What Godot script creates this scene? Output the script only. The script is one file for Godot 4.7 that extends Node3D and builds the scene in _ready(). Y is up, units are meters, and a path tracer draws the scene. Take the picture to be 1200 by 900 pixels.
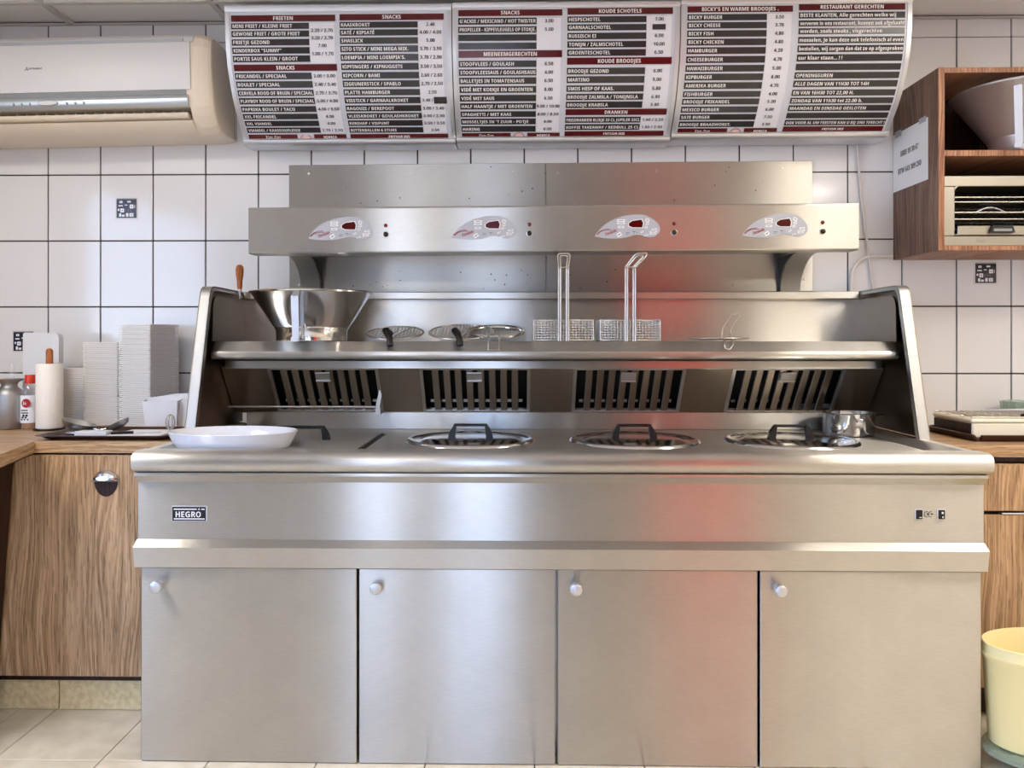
extends Node3D
# A chip shop's frying range, photographed from the counter side. Metres, y up; the tiled wall is z = 0, the camera looks towards -z.

# unseen ceiling lamps, most added and placed for fill light: x, z, energy, colour
const UNSEEN_LAMPS := [[-2.003, 1.715, 2.6, Color(1.0, 0.97, 0.92)], [2.239, 1.715, 2.6, Color(1.0, 0.965, 0.92)], [1.633, 1.109, 0.8, Color(1.0, 0.96, 0.91)], [-0.791, 3.533, 1.0, Color(1.0, 0.97, 0.92)], [2.239, 3.533, 2.2, Color(1.0, 0.965, 0.91)]]
var used := {}
var M := {}
var rng := RandomNumberGenerator.new()
var fonts := {}
var caps := {}

# ---------------------------------------------------------------- mesh builder
class MB:
	var p := PackedVector3Array()
	var n := PackedVector3Array()
	var u := PackedVector2Array()

	func vert(a: Vector3, na: Vector3, ua) -> void:
		p.append(a)
		n.append(na)
		if ua == null:
			var m := na.abs()
			if m.y >= m.x and m.y >= m.z:
				u.append(Vector2(a.x, a.z))
			elif m.x > m.z:
				u.append(Vector2(a.z, -a.y))
			else:
				u.append(Vector2(a.x, -a.y))
		else:
			u.append(ua)

	func tri(a: Vector3, b: Vector3, c: Vector3, na: Vector3, nb: Vector3, nc: Vector3, ua = null, ub = null, uc = null) -> void:
		var g := (b - a).cross(c - a)
		if g.length_squared() < 1e-16:
			return
		vert(a, na, ua)
		if g.dot(na + nb + nc) > 0.0:
			vert(c, nc, uc)
			vert(b, nb, ub)
		else:
			vert(b, nb, ub)
			vert(c, nc, uc)

	func flat_tri(a: Vector3, b: Vector3, c: Vector3, out: Vector3) -> void:
		var g := (b - a).cross(c - a)
		if g.length_squared() < 1e-18:
			return
		g = g.normalized()
		if g.dot(out) < 0.0:
			g = -g
		tri(a, b, c, g, g, g)

	func quad(a: Vector3, b: Vector3, c: Vector3, d: Vector3, out: Vector3) -> void:
		flat_tri(a, b, c, out)
		flat_tri(a, c, d, out)

	func box(lo: Vector3, hi: Vector3, b := 0.0015) -> MB:
		var c := (lo + hi) / 2.0
		var h := (hi - lo).abs() / 2.0
		b = minf(b, minf(h.x, minf(h.y, h.z)) * 0.6)
		var f := func(axis: int, s: Vector3) -> Vector3:
			var q := h - Vector3.ONE * b
			q[axis] = h[axis]
			return c + q * s
		for i in 3:
			var j := (i + 1) % 3
			var k := (i + 2) % 3
			for si in [-1.0, 1.0]:
				var o := Vector3.ZERO
				o[i] = si
				var v := []
				for t in [[-1.0, -1.0], [1.0, -1.0], [1.0, 1.0], [-1.0, 1.0]]:
					var s := Vector3.ZERO
					s[i] = si
					s[j] = t[0]
					s[k] = t[1]
					v.append(f.call(i, s))
				quad(v[0], v[1], v[2], v[3], o)
				if b <= 0.0:
					continue
				for sj in [-1.0, 1.0]:
					var s0 := Vector3.ZERO
					s0[i] = si
					s0[j] = sj
					var s1 := s0
					s0[k] = -1.0
					s1[k] = 1.0
					quad(f.call(i, s0), f.call(i, s1), f.call(j, s1), f.call(j, s0), s0 + s1)
		if b > 0.0:
			for x in [-1.0, 1.0]:
				for y in [-1.0, 1.0]:
					for z in [-1.0, 1.0]:
						var s := Vector3(x, y, z)
						flat_tri(f.call(0, s), f.call(1, s), f.call(2, s), s)
		return self

	# closed outline swept along d; smooth = round the sides over
	func ext(poly: PackedVector2Array, o: Vector3, ux: Vector3, uy: Vector3, d: Vector3, smooth := false) -> MB:
		var area := 0.0
		var cnt := poly.size()
		for i in cnt:
			area += poly[i].cross(poly[(i + 1) % cnt])
		var sgn := 1.0 if area > 0.0 else -1.0
		var at := func(q: Vector2) -> Vector3: return o + ux * q.x + uy * q.y
		var ns: Array[Vector3] = []
		for i in cnt:
			var e := (poly[(i + 1) % cnt] - poly[i]).normalized()
			ns.append((ux * e.y - uy * e.x).normalized() * sgn)
		for i in cnt:
			var j := (i + 1) % cnt
			var n0 := ns[i]
			var n1 := ns[i]
			if smooth:
				var a := ns[(i + cnt - 1) % cnt]
				var b := ns[j]
				if a.dot(ns[i]) > 0.75:
					n0 = (a + ns[i]).normalized()
				if b.dot(ns[i]) > 0.75:
					n1 = (b + ns[i]).normalized()
			var A: Vector3 = at.call(poly[i])
			var B: Vector3 = at.call(poly[j])
			tri(A, B, B + d, n0, n1, n1)
			tri(A, B + d, A + d, n0, n1, n0)
		var idx := Geometry2D.triangulate_polygon(poly)
		for k in range(0, idx.size(), 3):
			for e in 2:
				var off := d * e
				var nn := d.normalized() * (1.0 if e == 1 else -1.0)
				tri(at.call(poly[idx[k]]) + off, at.call(poly[idx[k + 1]]) + off, at.call(poly[idx[k + 2]]) + off, nn, nn, nn)
		return self

	# outline (radius, height) turned round the y axis; going up the outline faces outwards
	func lathe(prof: Array, c: Vector3, segs := 32, sx := 1.0, sz := 1.0) -> MB:
		var cnt := prof.size()
		var sn: Array[Vector2] = []
		for i in cnt - 1:
			var e: Vector2 = (prof[i + 1] - prof[i]).normalized()
			sn.append(Vector2(e.y, -e.x))
		var run := 0.0
		for i in cnt - 1:
			var a: Vector2 = prof[i]
			var b: Vector2 = prof[i + 1]
			var na := sn[i]
			var nb := sn[i]
			if i > 0 and sn[i - 1].dot(sn[i]) > 0.6:
				na = (sn[i - 1] + sn[i]).normalized()
			if i < cnt - 2 and sn[i + 1].dot(sn[i]) > 0.6:
				nb = (sn[i + 1] + sn[i]).normalized()
			var l := a.distance_to(b)
			for k in segs:
				var t0 := TAU * k / segs
				var t1 := TAU * (k + 1) / segs
				var d0 := Vector3(cos(t0), 0, sin(t0))
				var d1 := Vector3(cos(t1), 0, sin(t1))
				var sc := Vector3(sx, 1, sz)
				var inv := Vector3(1.0 / sx, 1, 1.0 / sz)
				var A := c + (d0 * a.x) * sc + Vector3(0, a.y, 0)
				var B := c + (d1 * a.x) * sc + Vector3(0, a.y, 0)
				var C := c + (d1 * b.x) * sc + Vector3(0, b.y, 0)
				var D := c + (d0 * b.x) * sc + Vector3(0, b.y, 0)
				var nA := ((d0 * na.x) * inv + Vector3(0, na.y, 0)).normalized()
				var nB := ((d1 * na.x) * inv + Vector3(0, na.y, 0)).normalized()
				var nC := ((d1 * nb.x) * inv + Vector3(0, nb.y, 0)).normalized()
				var nD := ((d0 * nb.x) * inv + Vector3(0, nb.y, 0)).normalized()
				var R := maxf(a.x, b.x)
				tri(A, B, C, nA, nB, nC, Vector2(t0 * R, run), Vector2(t1 * R, run), Vector2(t1 * R, run + l))
				tri(A, C, D, nA, nC, nD, Vector2(t0 * R, run), Vector2(t1 * R, run + l), Vector2(t0 * R, run + l))
			run += l
		return self

	func tube(pts: Array, r: float, segs := 6, closed := false, ends := true) -> MB:
		var cnt := pts.size()
		var tang: Array[Vector3] = []
		for i in cnt:
			var a: Vector3 = pts[(i + cnt - 1) % cnt] if (closed or i > 0) else pts[i]
			var b: Vector3 = pts[(i + 1) % cnt] if (closed or i < cnt - 1) else pts[i]
			tang.append((b - a).normalized())
		var nx := tang[0].cross(Vector3.UP if absf(tang[0].y) < 0.9 else Vector3.RIGHT).normalized()
		var rings := []
		for i in cnt:
			nx = (nx - tang[i] * nx.dot(tang[i])).normalized()
			var ny := tang[i].cross(nx)
			var ring: Array[Vector3] = []
			for k in segs:
				var t := TAU * k / segs
				ring.append(nx * cos(t) + ny * sin(t))
			rings.append(ring)
		for i in (cnt if closed else cnt - 1):
			var j := (i + 1) % cnt
			for k in segs:
				var m := (k + 1) % segs
				var A: Vector3 = pts[i]
				var B: Vector3 = pts[j]
				tri(A + rings[i][k] * r, A + rings[i][m] * r, B + rings[j][m] * r, rings[i][k], rings[i][m], rings[j][m])
				tri(A + rings[i][k] * r, B + rings[j][m] * r, B + rings[j][k] * r, rings[i][k], rings[j][m], rings[j][k])
		if ends and not closed:
			for e in [0, cnt - 1]:
				var nn := -tang[0] if e == 0 else tang[cnt - 1]
				for k in range(1, segs - 1):
					var c: Vector3 = pts[e]
					tri(c + rings[e][0] * r, c + rings[e][k] * r, c + rings[e][k + 1] * r, nn, nn, nn)
		return self

	func add(m: Mesh, xf: Transform3D) -> void:
		var a := m.surface_get_arrays(0)
		var vs: PackedVector3Array = a[Mesh.ARRAY_VERTEX]
		var nn: PackedVector3Array = a[Mesh.ARRAY_NORMAL]
		var ix: PackedInt32Array = a[Mesh.ARRAY_INDEX] if a[Mesh.ARRAY_INDEX] != null else PackedInt32Array(range(vs.size()))
		for k in ix:
			var q := xf * vs[k]
			p.append(q)
			n.append((xf.basis * nn[k]).normalized())
			u.append(Vector2(q.x, -q.y))

	func mesh() -> ArrayMesh:
		var a := []
		a.resize(Mesh.ARRAY_MAX)
		a[Mesh.ARRAY_VERTEX] = p
		a[Mesh.ARRAY_NORMAL] = n
		a[Mesh.ARRAY_TEX_UV] = u
		a[Mesh.ARRAY_TEX_UV2] = u
		var m := ArrayMesh.new()
		m.add_surface_from_arrays(Mesh.PRIMITIVE_TRIANGLES, a)
		return m

# ---------------------------------------------------------------- nodes
func numbered(called: String, parent: Node) -> String:
	var key := str(parent.get_instance_id()) + called
	var k: int = used.get(key, 0)
	used[key] = k + 1
	return called if k == 0 else "%s_%03d" % [called, k]

func put(called: String, mesh, material: Material, parent: Node = self) -> MeshInstance3D:
	var o := MeshInstance3D.new()
	o.name = numbered(called, parent)
	o.mesh = mesh.mesh() if mesh is MB else mesh
	o.material_override = material
	o.cast_shadow = GeometryInstance3D.SHADOW_CASTING_SETTING_ON
	parent.add_child(o, true)
	return o

func bx(called: String, lo: Vector3, hi: Vector3, material: Material, parent: Node = self, b := 0.0015) -> MeshInstance3D:
	return put(called, MB.new().box(lo, hi, b), material, parent)

func thing(called: String, label: String, category: String, at := Vector3.ZERO, group := "") -> Node3D:
	var o := Node3D.new()
	o.name = numbered(called, self)
	add_child(o, true)
	o.position = at
	tag(o, label, category, group)
	return o

func tag(o: Node, label: String, category: String, group := "") -> Node:
	o.set_meta("label", label)
	o.set_meta("category", category)
	if group:
		o.set_meta("group", group)
	return o

func struct(called: String, mesh, material: Material) -> MeshInstance3D:
	var o := put(called, mesh, material)
	o.set_meta("kind", "structure")
	return o

func copy(o: Node3D, label: String, group: String) -> Node3D:
	var base := o.name.rstrip("0123456789").trim_suffix("_")
	var c: Node3D = o.duplicate()
	c.name = numbered(base, self)
	add_child(c, true)
	c.set_meta("label", label)
	if group:
		c.set_meta("group", group)
	return c

func V(x: float, y: float, z: float) -> Vector3:
	return Vector3(x, y, z)

func P2(a: Array) -> PackedVector2Array:
	var r := PackedVector2Array()
	for k in range(0, a.size(), 2):
		r.append(Vector2(a[k], a[k + 1]))
	return r

# lettering: h = height of the capitals; align -1 left, 0 centre, 1 right; xf.origin = middle of the line's edge
func text(mb: MB, s: String, xf: Transform3D, h: float, most := 9.0, align := -1, bold := true, face := "Droid Sans", slant := 0.0) -> void:
	if s.strip_edges() == "":
		return
	var fk := face + str(bold)
	if not fonts.has(fk):
		var f := SystemFont.new()
		f.font_names = PackedStringArray([face])
		f.font_weight = 700 if bold else 400
		fonts[fk] = f
		var ref := flat(fonts[fk], "H")
		caps[fk] = ref.get_aabb()
	var tm := flat(fonts[fk], s)
	var box := tm.get_aabb()
	var k: float = h / caps[fk].size.y
	var kx := minf(k, most / maxf(box.size.x, 1e-6))
	var left := -box.position.x * kx
	if align == 0:
		left -= box.size.x * kx / 2.0
	elif align == 1:
		left -= box.size.x * kx
	var mid: float = caps[fk].position.y + caps[fk].size.y / 2.0
	var b := Basis(V(kx, 0, 0), V(slant * k, k, 0), V(0, 0, 1))
	mb.add(tm, xf * Transform3D(b, V(left - slant * k * mid, -mid * k, 0)))

func flat(f: Font, s: String) -> TextMesh:
	var tm := TextMesh.new()
	tm.font = f
	tm.font_size = 32
	tm.pixel_size = 1.0 / 32.0
	tm.depth = 0.0
	tm.curve_step = 3.0
	tm.text = s
	return tm

func at(x: float, y: float, z: float) -> Transform3D:
	return Transform3D(Basis(), V(x, y, z))

# ---------------------------------------------------------------- materials
func mat(c: Color, rough := 0.5, metal := 0.0, spec := 0.5) -> StandardMaterial3D:
	var m := StandardMaterial3D.new()
	m.albedo_color = c
	m.roughness = rough
	m.metallic = metal
	m.metallic_specular = spec
	return m

func noise(sz: int, freq: float, seed_: int, lo: Color, hi: Color, oct := 3, normal := false) -> NoiseTexture2D:
	var f := FastNoiseLite.new()
	f.seed = seed_
	f.frequency = freq
	f.fractal_octaves = oct
	var t := NoiseTexture2D.new()
	t.width = sz
	t.height = sz
	t.seamless = true
	t.noise = f
	if normal:
		t.as_normal_map = true
		t.bump_strength = 1.0
	else:
		var g := Gradient.new()
		g.set_color(0, lo)
		g.set_color(1, hi)
		t.color_ramp = g
	return t

func gray(v: float) -> Color:
	return Color(v, v, v)

func brushed(c: Color, rough: float, aniso: float, seed_: int) -> StandardMaterial3D:
	var m := mat(c, 1.0, 1.0)
	m.roughness = rough
	m.albedo_texture = noise(512, 0.03, seed_, gray(0.95), gray(1.0))
	m.uv1_scale = V(1.3, 22, 1)
	m.anisotropy_enabled = aniso != 0.0
	m.anisotropy = aniso
	m.detail_enabled = true
	m.detail_blend_mode = BaseMaterial3D.BLEND_MODE_MUL
	m.detail_uv_layer = BaseMaterial3D.DETAIL_UV_2
	m.detail_albedo = noise(512, 0.012, seed_ + 3, gray(0.97), gray(1.0), 5)
	m.uv2_scale = V(1.1, 1.1, 1)
	return m

# wood board, grain along the picture's height; covers 0.6 m x 1.2 m
func wood_image(seed_: int, dark: Color, mid: Color, light: Color) -> Image:
	var f := FastNoiseLite.new()
	f.seed = seed_
	f.frequency = 1.0
	f.fractal_octaves = 2
	var w := 384
	var h := 512
	var im := Image.create(w, h, false, Image.FORMAT_RGB8)
	for y in h:
		var fy := float(y) / h
		for x in w:
			var fx := float(x) / w
			var warp := f.get_noise_2d(fx * 2.2, fy * 1.1) * 0.30
			var ring := fx * 7.0 + warp * 5.0
			var band := 0.5 + 0.5 * sin(ring * TAU * 0.55)
			var fine := f.get_noise_2d(fx * 60.0 + warp * 14.0, fy * 2.4 + 9.0)
			var pore := f.get_noise_2d(fx * 150.0, fy * 9.0 + 31.0)
			var t := clampf(0.45 + 0.20 * (band - 0.5) + 0.55 * fine, 0.0, 1.0)
			var c := dark.lerp(mid, t * 2.0) if t < 0.5 else mid.lerp(light, t * 2.0 - 1.0)
			if pore > 0.33:
				c = c.darkened(minf(0.28, (pore - 0.33) * 1.6))
			im.set_pixel(x, y, c)
	return im

func wood(im: Image, along_x := false, rough := 0.45) -> StandardMaterial3D:
	var k: Image = im.duplicate()
	if along_x:
		k.rotate_90(CLOCKWISE)
	var m := mat(Color.WHITE, rough, 0.0, 0.4)
	m.albedo_texture = ImageTexture.create_from_image(k)
	m.uv1_scale = V(1 / 1.2, 1 / 0.6, 1) if along_x else V(1 / 0.6, 1 / 1.2, 1)
	return m

func materials() -> void:
	M.steel = brushed(Color(0.80, 0.79, 0.77), 0.285, -0.985, 11)
	M.steel_flat = brushed(Color(0.76, 0.75, 0.73), 0.32, -0.95, 21)
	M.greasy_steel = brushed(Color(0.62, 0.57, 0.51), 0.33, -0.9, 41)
	M.satin_steel = mat(Color(0.68, 0.68, 0.675), 0.5, 1.0)
	M.old_steel = mat(Color(0.60, 0.58, 0.54), 0.38, 1.0)
	M.chrome = mat(Color(0.86, 0.86, 0.86), 0.14, 1.0)
	M.wire = mat(Color(0.80, 0.785, 0.76), 0.33, 1.0)
	M.dull_steel = brushed(Color(0.84, 0.84, 0.87), 0.36, 0.0, 31)
	M.dull_steel.metallic = 0.85
	M.aluminium = mat(Color(0.82, 0.83, 0.85), 0.4, 0.85)
	M.black = mat(Color(0.025, 0.025, 0.028), 0.35)
	M.near_black = mat(Color(0.05, 0.045, 0.04), 0.6)  # near-black for slot, duct, outlet, oven back, bracket webs and grease specks
	M.tile = mat(Color(0.885, 0.885, 0.89), 0.1, 0.0, 0.5)
	M.tile.normal_enabled = true
	M.tile.normal_texture = noise(256, 0.012, 5, gray(0), gray(1), 2, true)
	M.tile.normal_scale = 0.12
	M.tile.uv1_scale = V(2.5, 2.5, 1)
	M.grout = mat(Color(0.20, 0.20, 0.21), 0.9)
	M.ceiling = mat(Color(0.96, 0.95, 0.94), 0.85)
	M.profile = mat(Color(0.80, 0.79, 0.77), 0.5)
	M.plaster = mat(Color(0.88, 0.86, 0.82), 0.9)
	M.panelling = mat(Color(0.34, 0.29, 0.25), 0.7)
	M.beige_paint = mat(Color(0.70, 0.675, 0.635), 0.8)
	M.red_paint = mat(Color(0.95, 0.10, 0.03), 0.6)
	M.dark_paint = mat(Color(0.08, 0.08, 0.09), 0.6)
	M.floor_tile = mat(Color(0.97, 0.93, 0.85), 0.35)
	M.floor_tile.albedo_texture = noise(256, 0.02, 8, Color(0.90, 0.89, 0.86), Color(1, 1, 1), 4)
	M.floor_tile.uv1_scale = V(1.7, 1.7, 1)
	M.floor_grout = mat(Color(0.33, 0.29, 0.24), 0.9)
	M.skirting = mat(Color(0.98, 0.91, 0.72), 0.4)
	M.skirting.albedo_texture = noise(256, 0.05, 9, Color(0.86, 0.83, 0.78), Color(1, 1, 1), 4)
	M.skirting.uv1_scale = V(3, 3, 1)
	var oak := wood_image(3, Color(0.55, 0.43, 0.31), Color(0.74, 0.60, 0.45), Color(0.85, 0.72, 0.57))
	M.door_wood = wood(oak)
	M.top_wood = wood(oak, true, 0.35)
	var walnut := wood_image(8, Color(0.34, 0.25, 0.21), Color(0.50, 0.39, 0.33), Color(0.62, 0.50, 0.42))
	M.walnut = wood(walnut)
	M.walnut_edge = wood(wood_image(12, Color(0.42, 0.26, 0.18), Color(0.60, 0.42, 0.31), Color(0.72, 0.54, 0.41)))
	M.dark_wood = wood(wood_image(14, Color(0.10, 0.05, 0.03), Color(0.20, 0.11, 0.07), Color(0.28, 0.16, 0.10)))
	M.handle_wood = wood(wood_image(15, Color(0.42, 0.20, 0.08), Color(0.68, 0.38, 0.18), Color(0.82, 0.55, 0.32)))
	M.handle_wood.uv1_scale = V(9, 3, 1)
	M.white_plastic = mat(Color(0.83, 0.83, 0.83), 0.35)
	M.cream_plastic = mat(Color(0.88, 0.83, 0.75), 0.4)
	M.silver_plastic = mat(Color(0.74, 0.77, 0.79), 0.3, 0.6)
	M.grey_plastic = mat(Color(0.52, 0.53, 0.53), 0.45)
	M.foam = mat(Color(0.97, 0.96, 0.945), 0.6)
	M.paper = mat(Color(0.93, 0.93, 0.94), 0.8)
	M.towel = mat(Color(0.95, 0.93, 0.89), 0.95)
	M.towel.heightmap_enabled = true
	M.towel.heightmap_texture = noise(256, 0.06, 17, gray(0), gray(1), 2)
	M.towel.heightmap_scale = 0.12
	M.towel.uv1_scale = V(6, 6, 1)
	M.porcelain = mat(Color(0.90, 0.91, 0.94), 0.08, 0.0, 0.6)
	M.board_face = mat(Color(0.80, 0.81, 0.85), 0.35)
	M.strip = mat(Color(0.19, 0.18, 0.185), 0.2)
	M.maroon = mat(Color(0.33, 0.05, 0.065), 0.2)
	M.price = mat(Color(0.89, 0.89, 0.92), 0.4)
	M.print_white = mat(Color(0.93, 0.92, 0.92), 0.5)
	M.print_black = mat(Color(0.05, 0.05, 0.06), 0.6)
	M.print_red = mat(Color(0.62, 0.06, 0.08), 0.5)
	M.print_grey = mat(Color(0.45, 0.46, 0.48), 0.6)
	M.sun_print = mat(Color(0.88, 0.76, 0.74), 0.5)
	M.label_grey = mat(Color(0.70, 0.71, 0.74), 0.4)
	M.display = mat(Color(0.30, 0.02, 0.02), 0.12)
	M.led = mat(Color(0.42, 0.08, 0.06), 0.2)
	M.cord = mat(Color(0.86, 0.84, 0.82), 0.5)
	M.tray_brown = mat(Color(0.22, 0.10, 0.06), 0.3)
	M.red_cap = mat(Color(0.84, 0.24, 0.13), 0.4)
	M.mustard = mat(Color(0.62, 0.42, 0.22), 0.3)
	M.tub = mat(Color(0.96, 0.91, 0.68), 0.35)
	M.cream = mat(Color(0.92, 0.89, 0.80), 0.4)
	M.glass = mat(Color(0.95, 0.97, 0.98, 0.12), 0.05)
	M.glass.transparency = BaseMaterial3D.TRANSPARENCY_ALPHA
	M.pane = mat(Color(0.96, 0.98, 1.0, 0.05), 0.02)
	M.pane.transparency = BaseMaterial3D.TRANSPARENCY_ALPHA
	M.dimming_pane = mat(Color(0.10, 0.11, 0.12, 0.18), 0.02)  # tint added to dim the front windows in the steel reflections
	M.dimming_pane.transparency = BaseMaterial3D.TRANSPARENCY_ALPHA
	M.clear_green = mat(Color(0.66, 0.76, 0.70, 0.45), 0.12)
	M.clear_green.transparency = BaseMaterial3D.TRANSPARENCY_ALPHA
	M.caster = mat(Color(0.09, 0.05, 0.045), 0.35)
	M.lamp = mat(Color(1, 1, 1), 0.6)
	M.lamp.emission_enabled = true
	M.lamp.emission = Color(1.0, 0.93, 0.82)
	M.lamp.emission_energy_multiplier = 1.5

func _ready() -> void:
	rng.seed = 7
	# ---- camera, sky, lamps, exposure
	var cam := Camera3D.new()
	cam.name = "camera"
	add_child(cam)
	cam.position = V(0, 1.155, 3.065)
	cam.rotation_degrees.y = 1.1
	var near := 0.05
	cam.set_frustum(900.0 / 950.0 * near, Vector2(11.24, -51.0) / 950.0 * near, near, 60.0)
	cam.current = true
	var we := WorldEnvironment.new()
	we.name = "environment"
	var env := Environment.new()
	env.background_mode = Environment.BG_SKY
	var sm := ProceduralSkyMaterial.new()
	sm.sky_top_color = Color(0.50, 0.68, 0.95)
	sm.sky_horizon_color = Color(0.74, 0.85, 1.0)
	sm.ground_horizon_color = Color(0.62, 0.66, 0.72)
	sm.ground_bottom_color = Color(0.40, 0.40, 0.42)
	sm.sky_energy_multiplier = 2.7
	sm.ground_energy_multiplier = 5.0
	var sky := Sky.new()
	sky.sky_material = sm
	env.sky = sky
	env.tonemap_mode = Environment.TONE_MAPPER_LINEAR
	env.tonemap_exposure = 1.0
	env.sdfgi_enabled = true
	env.ssao_enabled = true
	env.ssil_enabled = true
	we.environment = env
	add_child(we)
	for l in UNSEEN_LAMPS:  # unseen lamps; the side ones stand outside the steel reflections
		var a := AreaLight3D.new()
		a.name = numbered("unseen_panel_lamp", self)
		a.area_size = Vector2(0.56, 0.56)
		a.light_energy = l[2]
		a.light_color = l[3]
		a.position = V(l[0], 2.345, l[1])
		a.rotation_degrees.x = -90
		a.shadow_enabled = true
		a.set("area_range", 12.0)
		add_child(a)
	materials()
	room()
	fryer()
	hood()
	menus()
	air_conditioner()
	wall_cabinet()
	left_units()
	right_units()
	deck_things()
	shelf_things()
	left_things()
	right_things()

# ---------------------------------------------------------------- the room
const X0 := -2.7
const X1 := 3.0
const Z1 := 4.75
const TOP := 2.356

func room() -> void:
	# tiled wall behind the range: grout bed, then every tile that can be seen
	var wall := struct("wall_back", MB.new().box(V(X0 - 0.15, -0.1, -0.2), V(X1 + 0.15, 2.6, -0.005), 0.0), M.grout)
	var full := MB.new().box(V(-0.0985, -0.1235, -0.008), V(0.0985, 0.1235, 0), 0.0012).mesh()
	var cut := MB.new().box(V(-0.0985, -0.034, -0.008), V(0.0985, 0.032, 0), 0.0012).mesh()
	for j in range(-1, 6):
		var y := 1.031 + 0.252 * j + 0.126
		for k in range(-2, 20):
			var x := -1.7961 + 0.2022 * k + 0.1011
			if x > -0.9 and x < 1.1 and y + 0.12 < 1.34:
				continue
			if x > -0.85 and x < 1.2 and j == 4:
				continue
			var t := put("tile", full if j < 5 else cut, M.tile, wall)
			t.position = V(x, y if j < 5 else 2.325, 0)
			t.rotation = V(rng.randf_range(-0.004, 0.004), rng.randf_range(-0.004, 0.004), 0)
	var dec := decor_material()
	for q in [[-1.4925, 1.6595], [1.748, 1.407], [-1.891, 1.152]]:
		var d := put("tile_print", MB.new().box(V(-0.043, -0.041, 0), V(0.043, 0.041, 0.0007), 0.0), M.white_plastic, wall)
		d.position = V(q[0], q[1], 0.0002)
		var qm := QuadMesh.new()
		qm.size = Vector2(0.077, 0.074)
		var qd := put("picture", qm, dec, d)
		qd.position.z = 0.0012
	# other walls, with the shop windows behind the camera and on the left
	var wf := MB.new()
	for b in [[X0 - 0.15, -1.30, 0.0, 2.6], [-1.30, -0.85, 0.0, 0.1], [-1.30, -0.85, 2.15, 2.6], [-0.85, -0.58, 0.0, 2.6], [-0.58, 0.0, 2.15, 2.6], [0.0, X1 + 0.15, 0.0, 2.6]]:
		wf.box(V(b[0], b[2], Z1), V(b[1], b[3], Z1 + 0.2), 0.0)
	struct("wall_front", wf, M.panelling)
	var wl := MB.new()
	for b in [[-0.2, 2.0, 0.0, 2.6], [2.0, 4.4, 0.0, 0.5], [2.0, 4.4, 2.2, 2.6], [4.4, Z1 + 0.2, 0.0, 2.6]]:
		wl.box(V(X0 - 0.2, b[2], b[0]), V(X0, b[3], b[1]), 0.0)
	struct("wall_left", wl, M.panelling)
	struct("wall_right", MB.new().box(V(X1, -0.1, -0.2), V(X1 + 0.2, 2.6, Z1 + 0.2), 0.0), M.plaster)
	window("window_1", V(-1.30, 0.10, Z1 + 0.1), V(0.45, 2.05, 0))
	window("window_2", V(X0 - 0.1, 0.5, 2.0), V(0, 1.7, 2.4))
	window("door_1", V(-0.58, 0.0, Z1 + 0.1), V(0.58, 2.15, 0))
	struct("reflection_panel_1", MB.new().box(V(1.00, 0.0, Z1 - 0.03), V(1.76, 2.2, Z1 - 0.001), 0.002), M.red_paint)  # unseen red panel, added for the red band mirrored in the steel
	struct("reflection_panel_3", MB.new().box(V(1.76, 0.0, Z1 - 0.03), V(X1, TOP, Z1 - 0.001), 0.002), M.beige_paint)  # unseen beige panel, added to tone the right-hand reflections
	struct("reflection_panel_2", MB.new().box(V(0.06, 0.0, Z1 - 0.03), V(0.74, 2.2, Z1 - 0.001), 0.002), M.dark_paint)  # unseen dark panel, added for the dark band in the reflections
	# ceiling of laid-in panels
	var c := struct("ceiling", MB.new().box(V(X0 - 0.15, 2.40, -0.2), V(X1 + 0.15, 2.6, Z1 + 0.2), 0.0), M.ceiling)
	var panel := MB.new().box(V(-0.296, 0, -0.296), V(0.296, 0.015, 0.296), 0.003).mesh()
	var first := MB.new().box(V(-0.296, 0, -0.09), V(0.296, 0.015, 0.09), 0.003).mesh()
	var lampm := MB.new().box(V(-0.285, -0.006, -0.285), V(0.285, 0.01, 0.285), 0.003).mesh()
	for i in range(-2, 8):
		var x := -1.70 + 0.606 * i + 0.303
		for j in range(-1, 8):
			var z := 0.2 + 0.606 * j + 0.303 if j >= 0 else 0.1
			var lamp := false
			for l in UNSEEN_LAMPS:
				lamp = lamp or absf(l[0] - x) < 0.1 and absf(l[1] - z) < 0.1
			var t := put("unseen_lamp_panel" if lamp else "ceiling_panel", lampm if lamp else (panel if j >= 0 else first), M.lamp if lamp else M.ceiling, c)  # glowing panels at the places of the unseen lamps
			t.position = V(x, 2.366, z)
		if i < 7:
			bx("ceiling_bar", V(x + 0.303 - 0.012, TOP, 0.0), V(x + 0.303 + 0.012, TOP + 0.03, Z1), M.profile, c, 0.002)
	for j in range(0, 8):
		bx("ceiling_bar", V(X0, TOP + 0.0005, 0.2 + 0.606 * j - 0.012), V(X1, TOP + 0.03, minf(0.2 + 0.606 * j + 0.012, Z1)), M.profile, c, 0.002)
	bx("ceiling_edge", V(X0, TOP, 0.0), V(X1, TOP + 0.004, 0.022), M.profile, c, 0.001)
	# floor
	var f := struct("floor", MB.new().box(V(X0 - 0.15, -0.2, -0.2), V(X1 + 0.15, -0.006, Z1 + 0.2), 0.0), M.floor_grout)
	var cells := [[-1.743, -1.56, 0.25, 0.70], [-1.56, -1.445, 0.25, 0.70], [-1.743, -1.445, 0.70, 0.857], [-2.04, -1.743, 0.25, 0.857]]
	for x in 17:
		for r in 8:
			var xa := -2.041 + 0.298 * x if x > 0 else X0
			var za := 0.257 + 0.6 * r
			if r == 0 and xa < -1.5:
				continue
			cells.append([xa, -2.041 + 0.298 * (x + 1), za, minf(za + 0.6, Z1)])
	for q in cells:
		bx("floor_tile", V(q[0] + 0.0015, -0.012, q[2] + 0.0015), V(q[1] - 0.0015, 0, q[3] - 0.0015), M.floor_tile, f, 0.001)
	# skirting tiles under the left units
	var sk := Node3D.new()
	sk.name = "baseboard_left"
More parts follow.
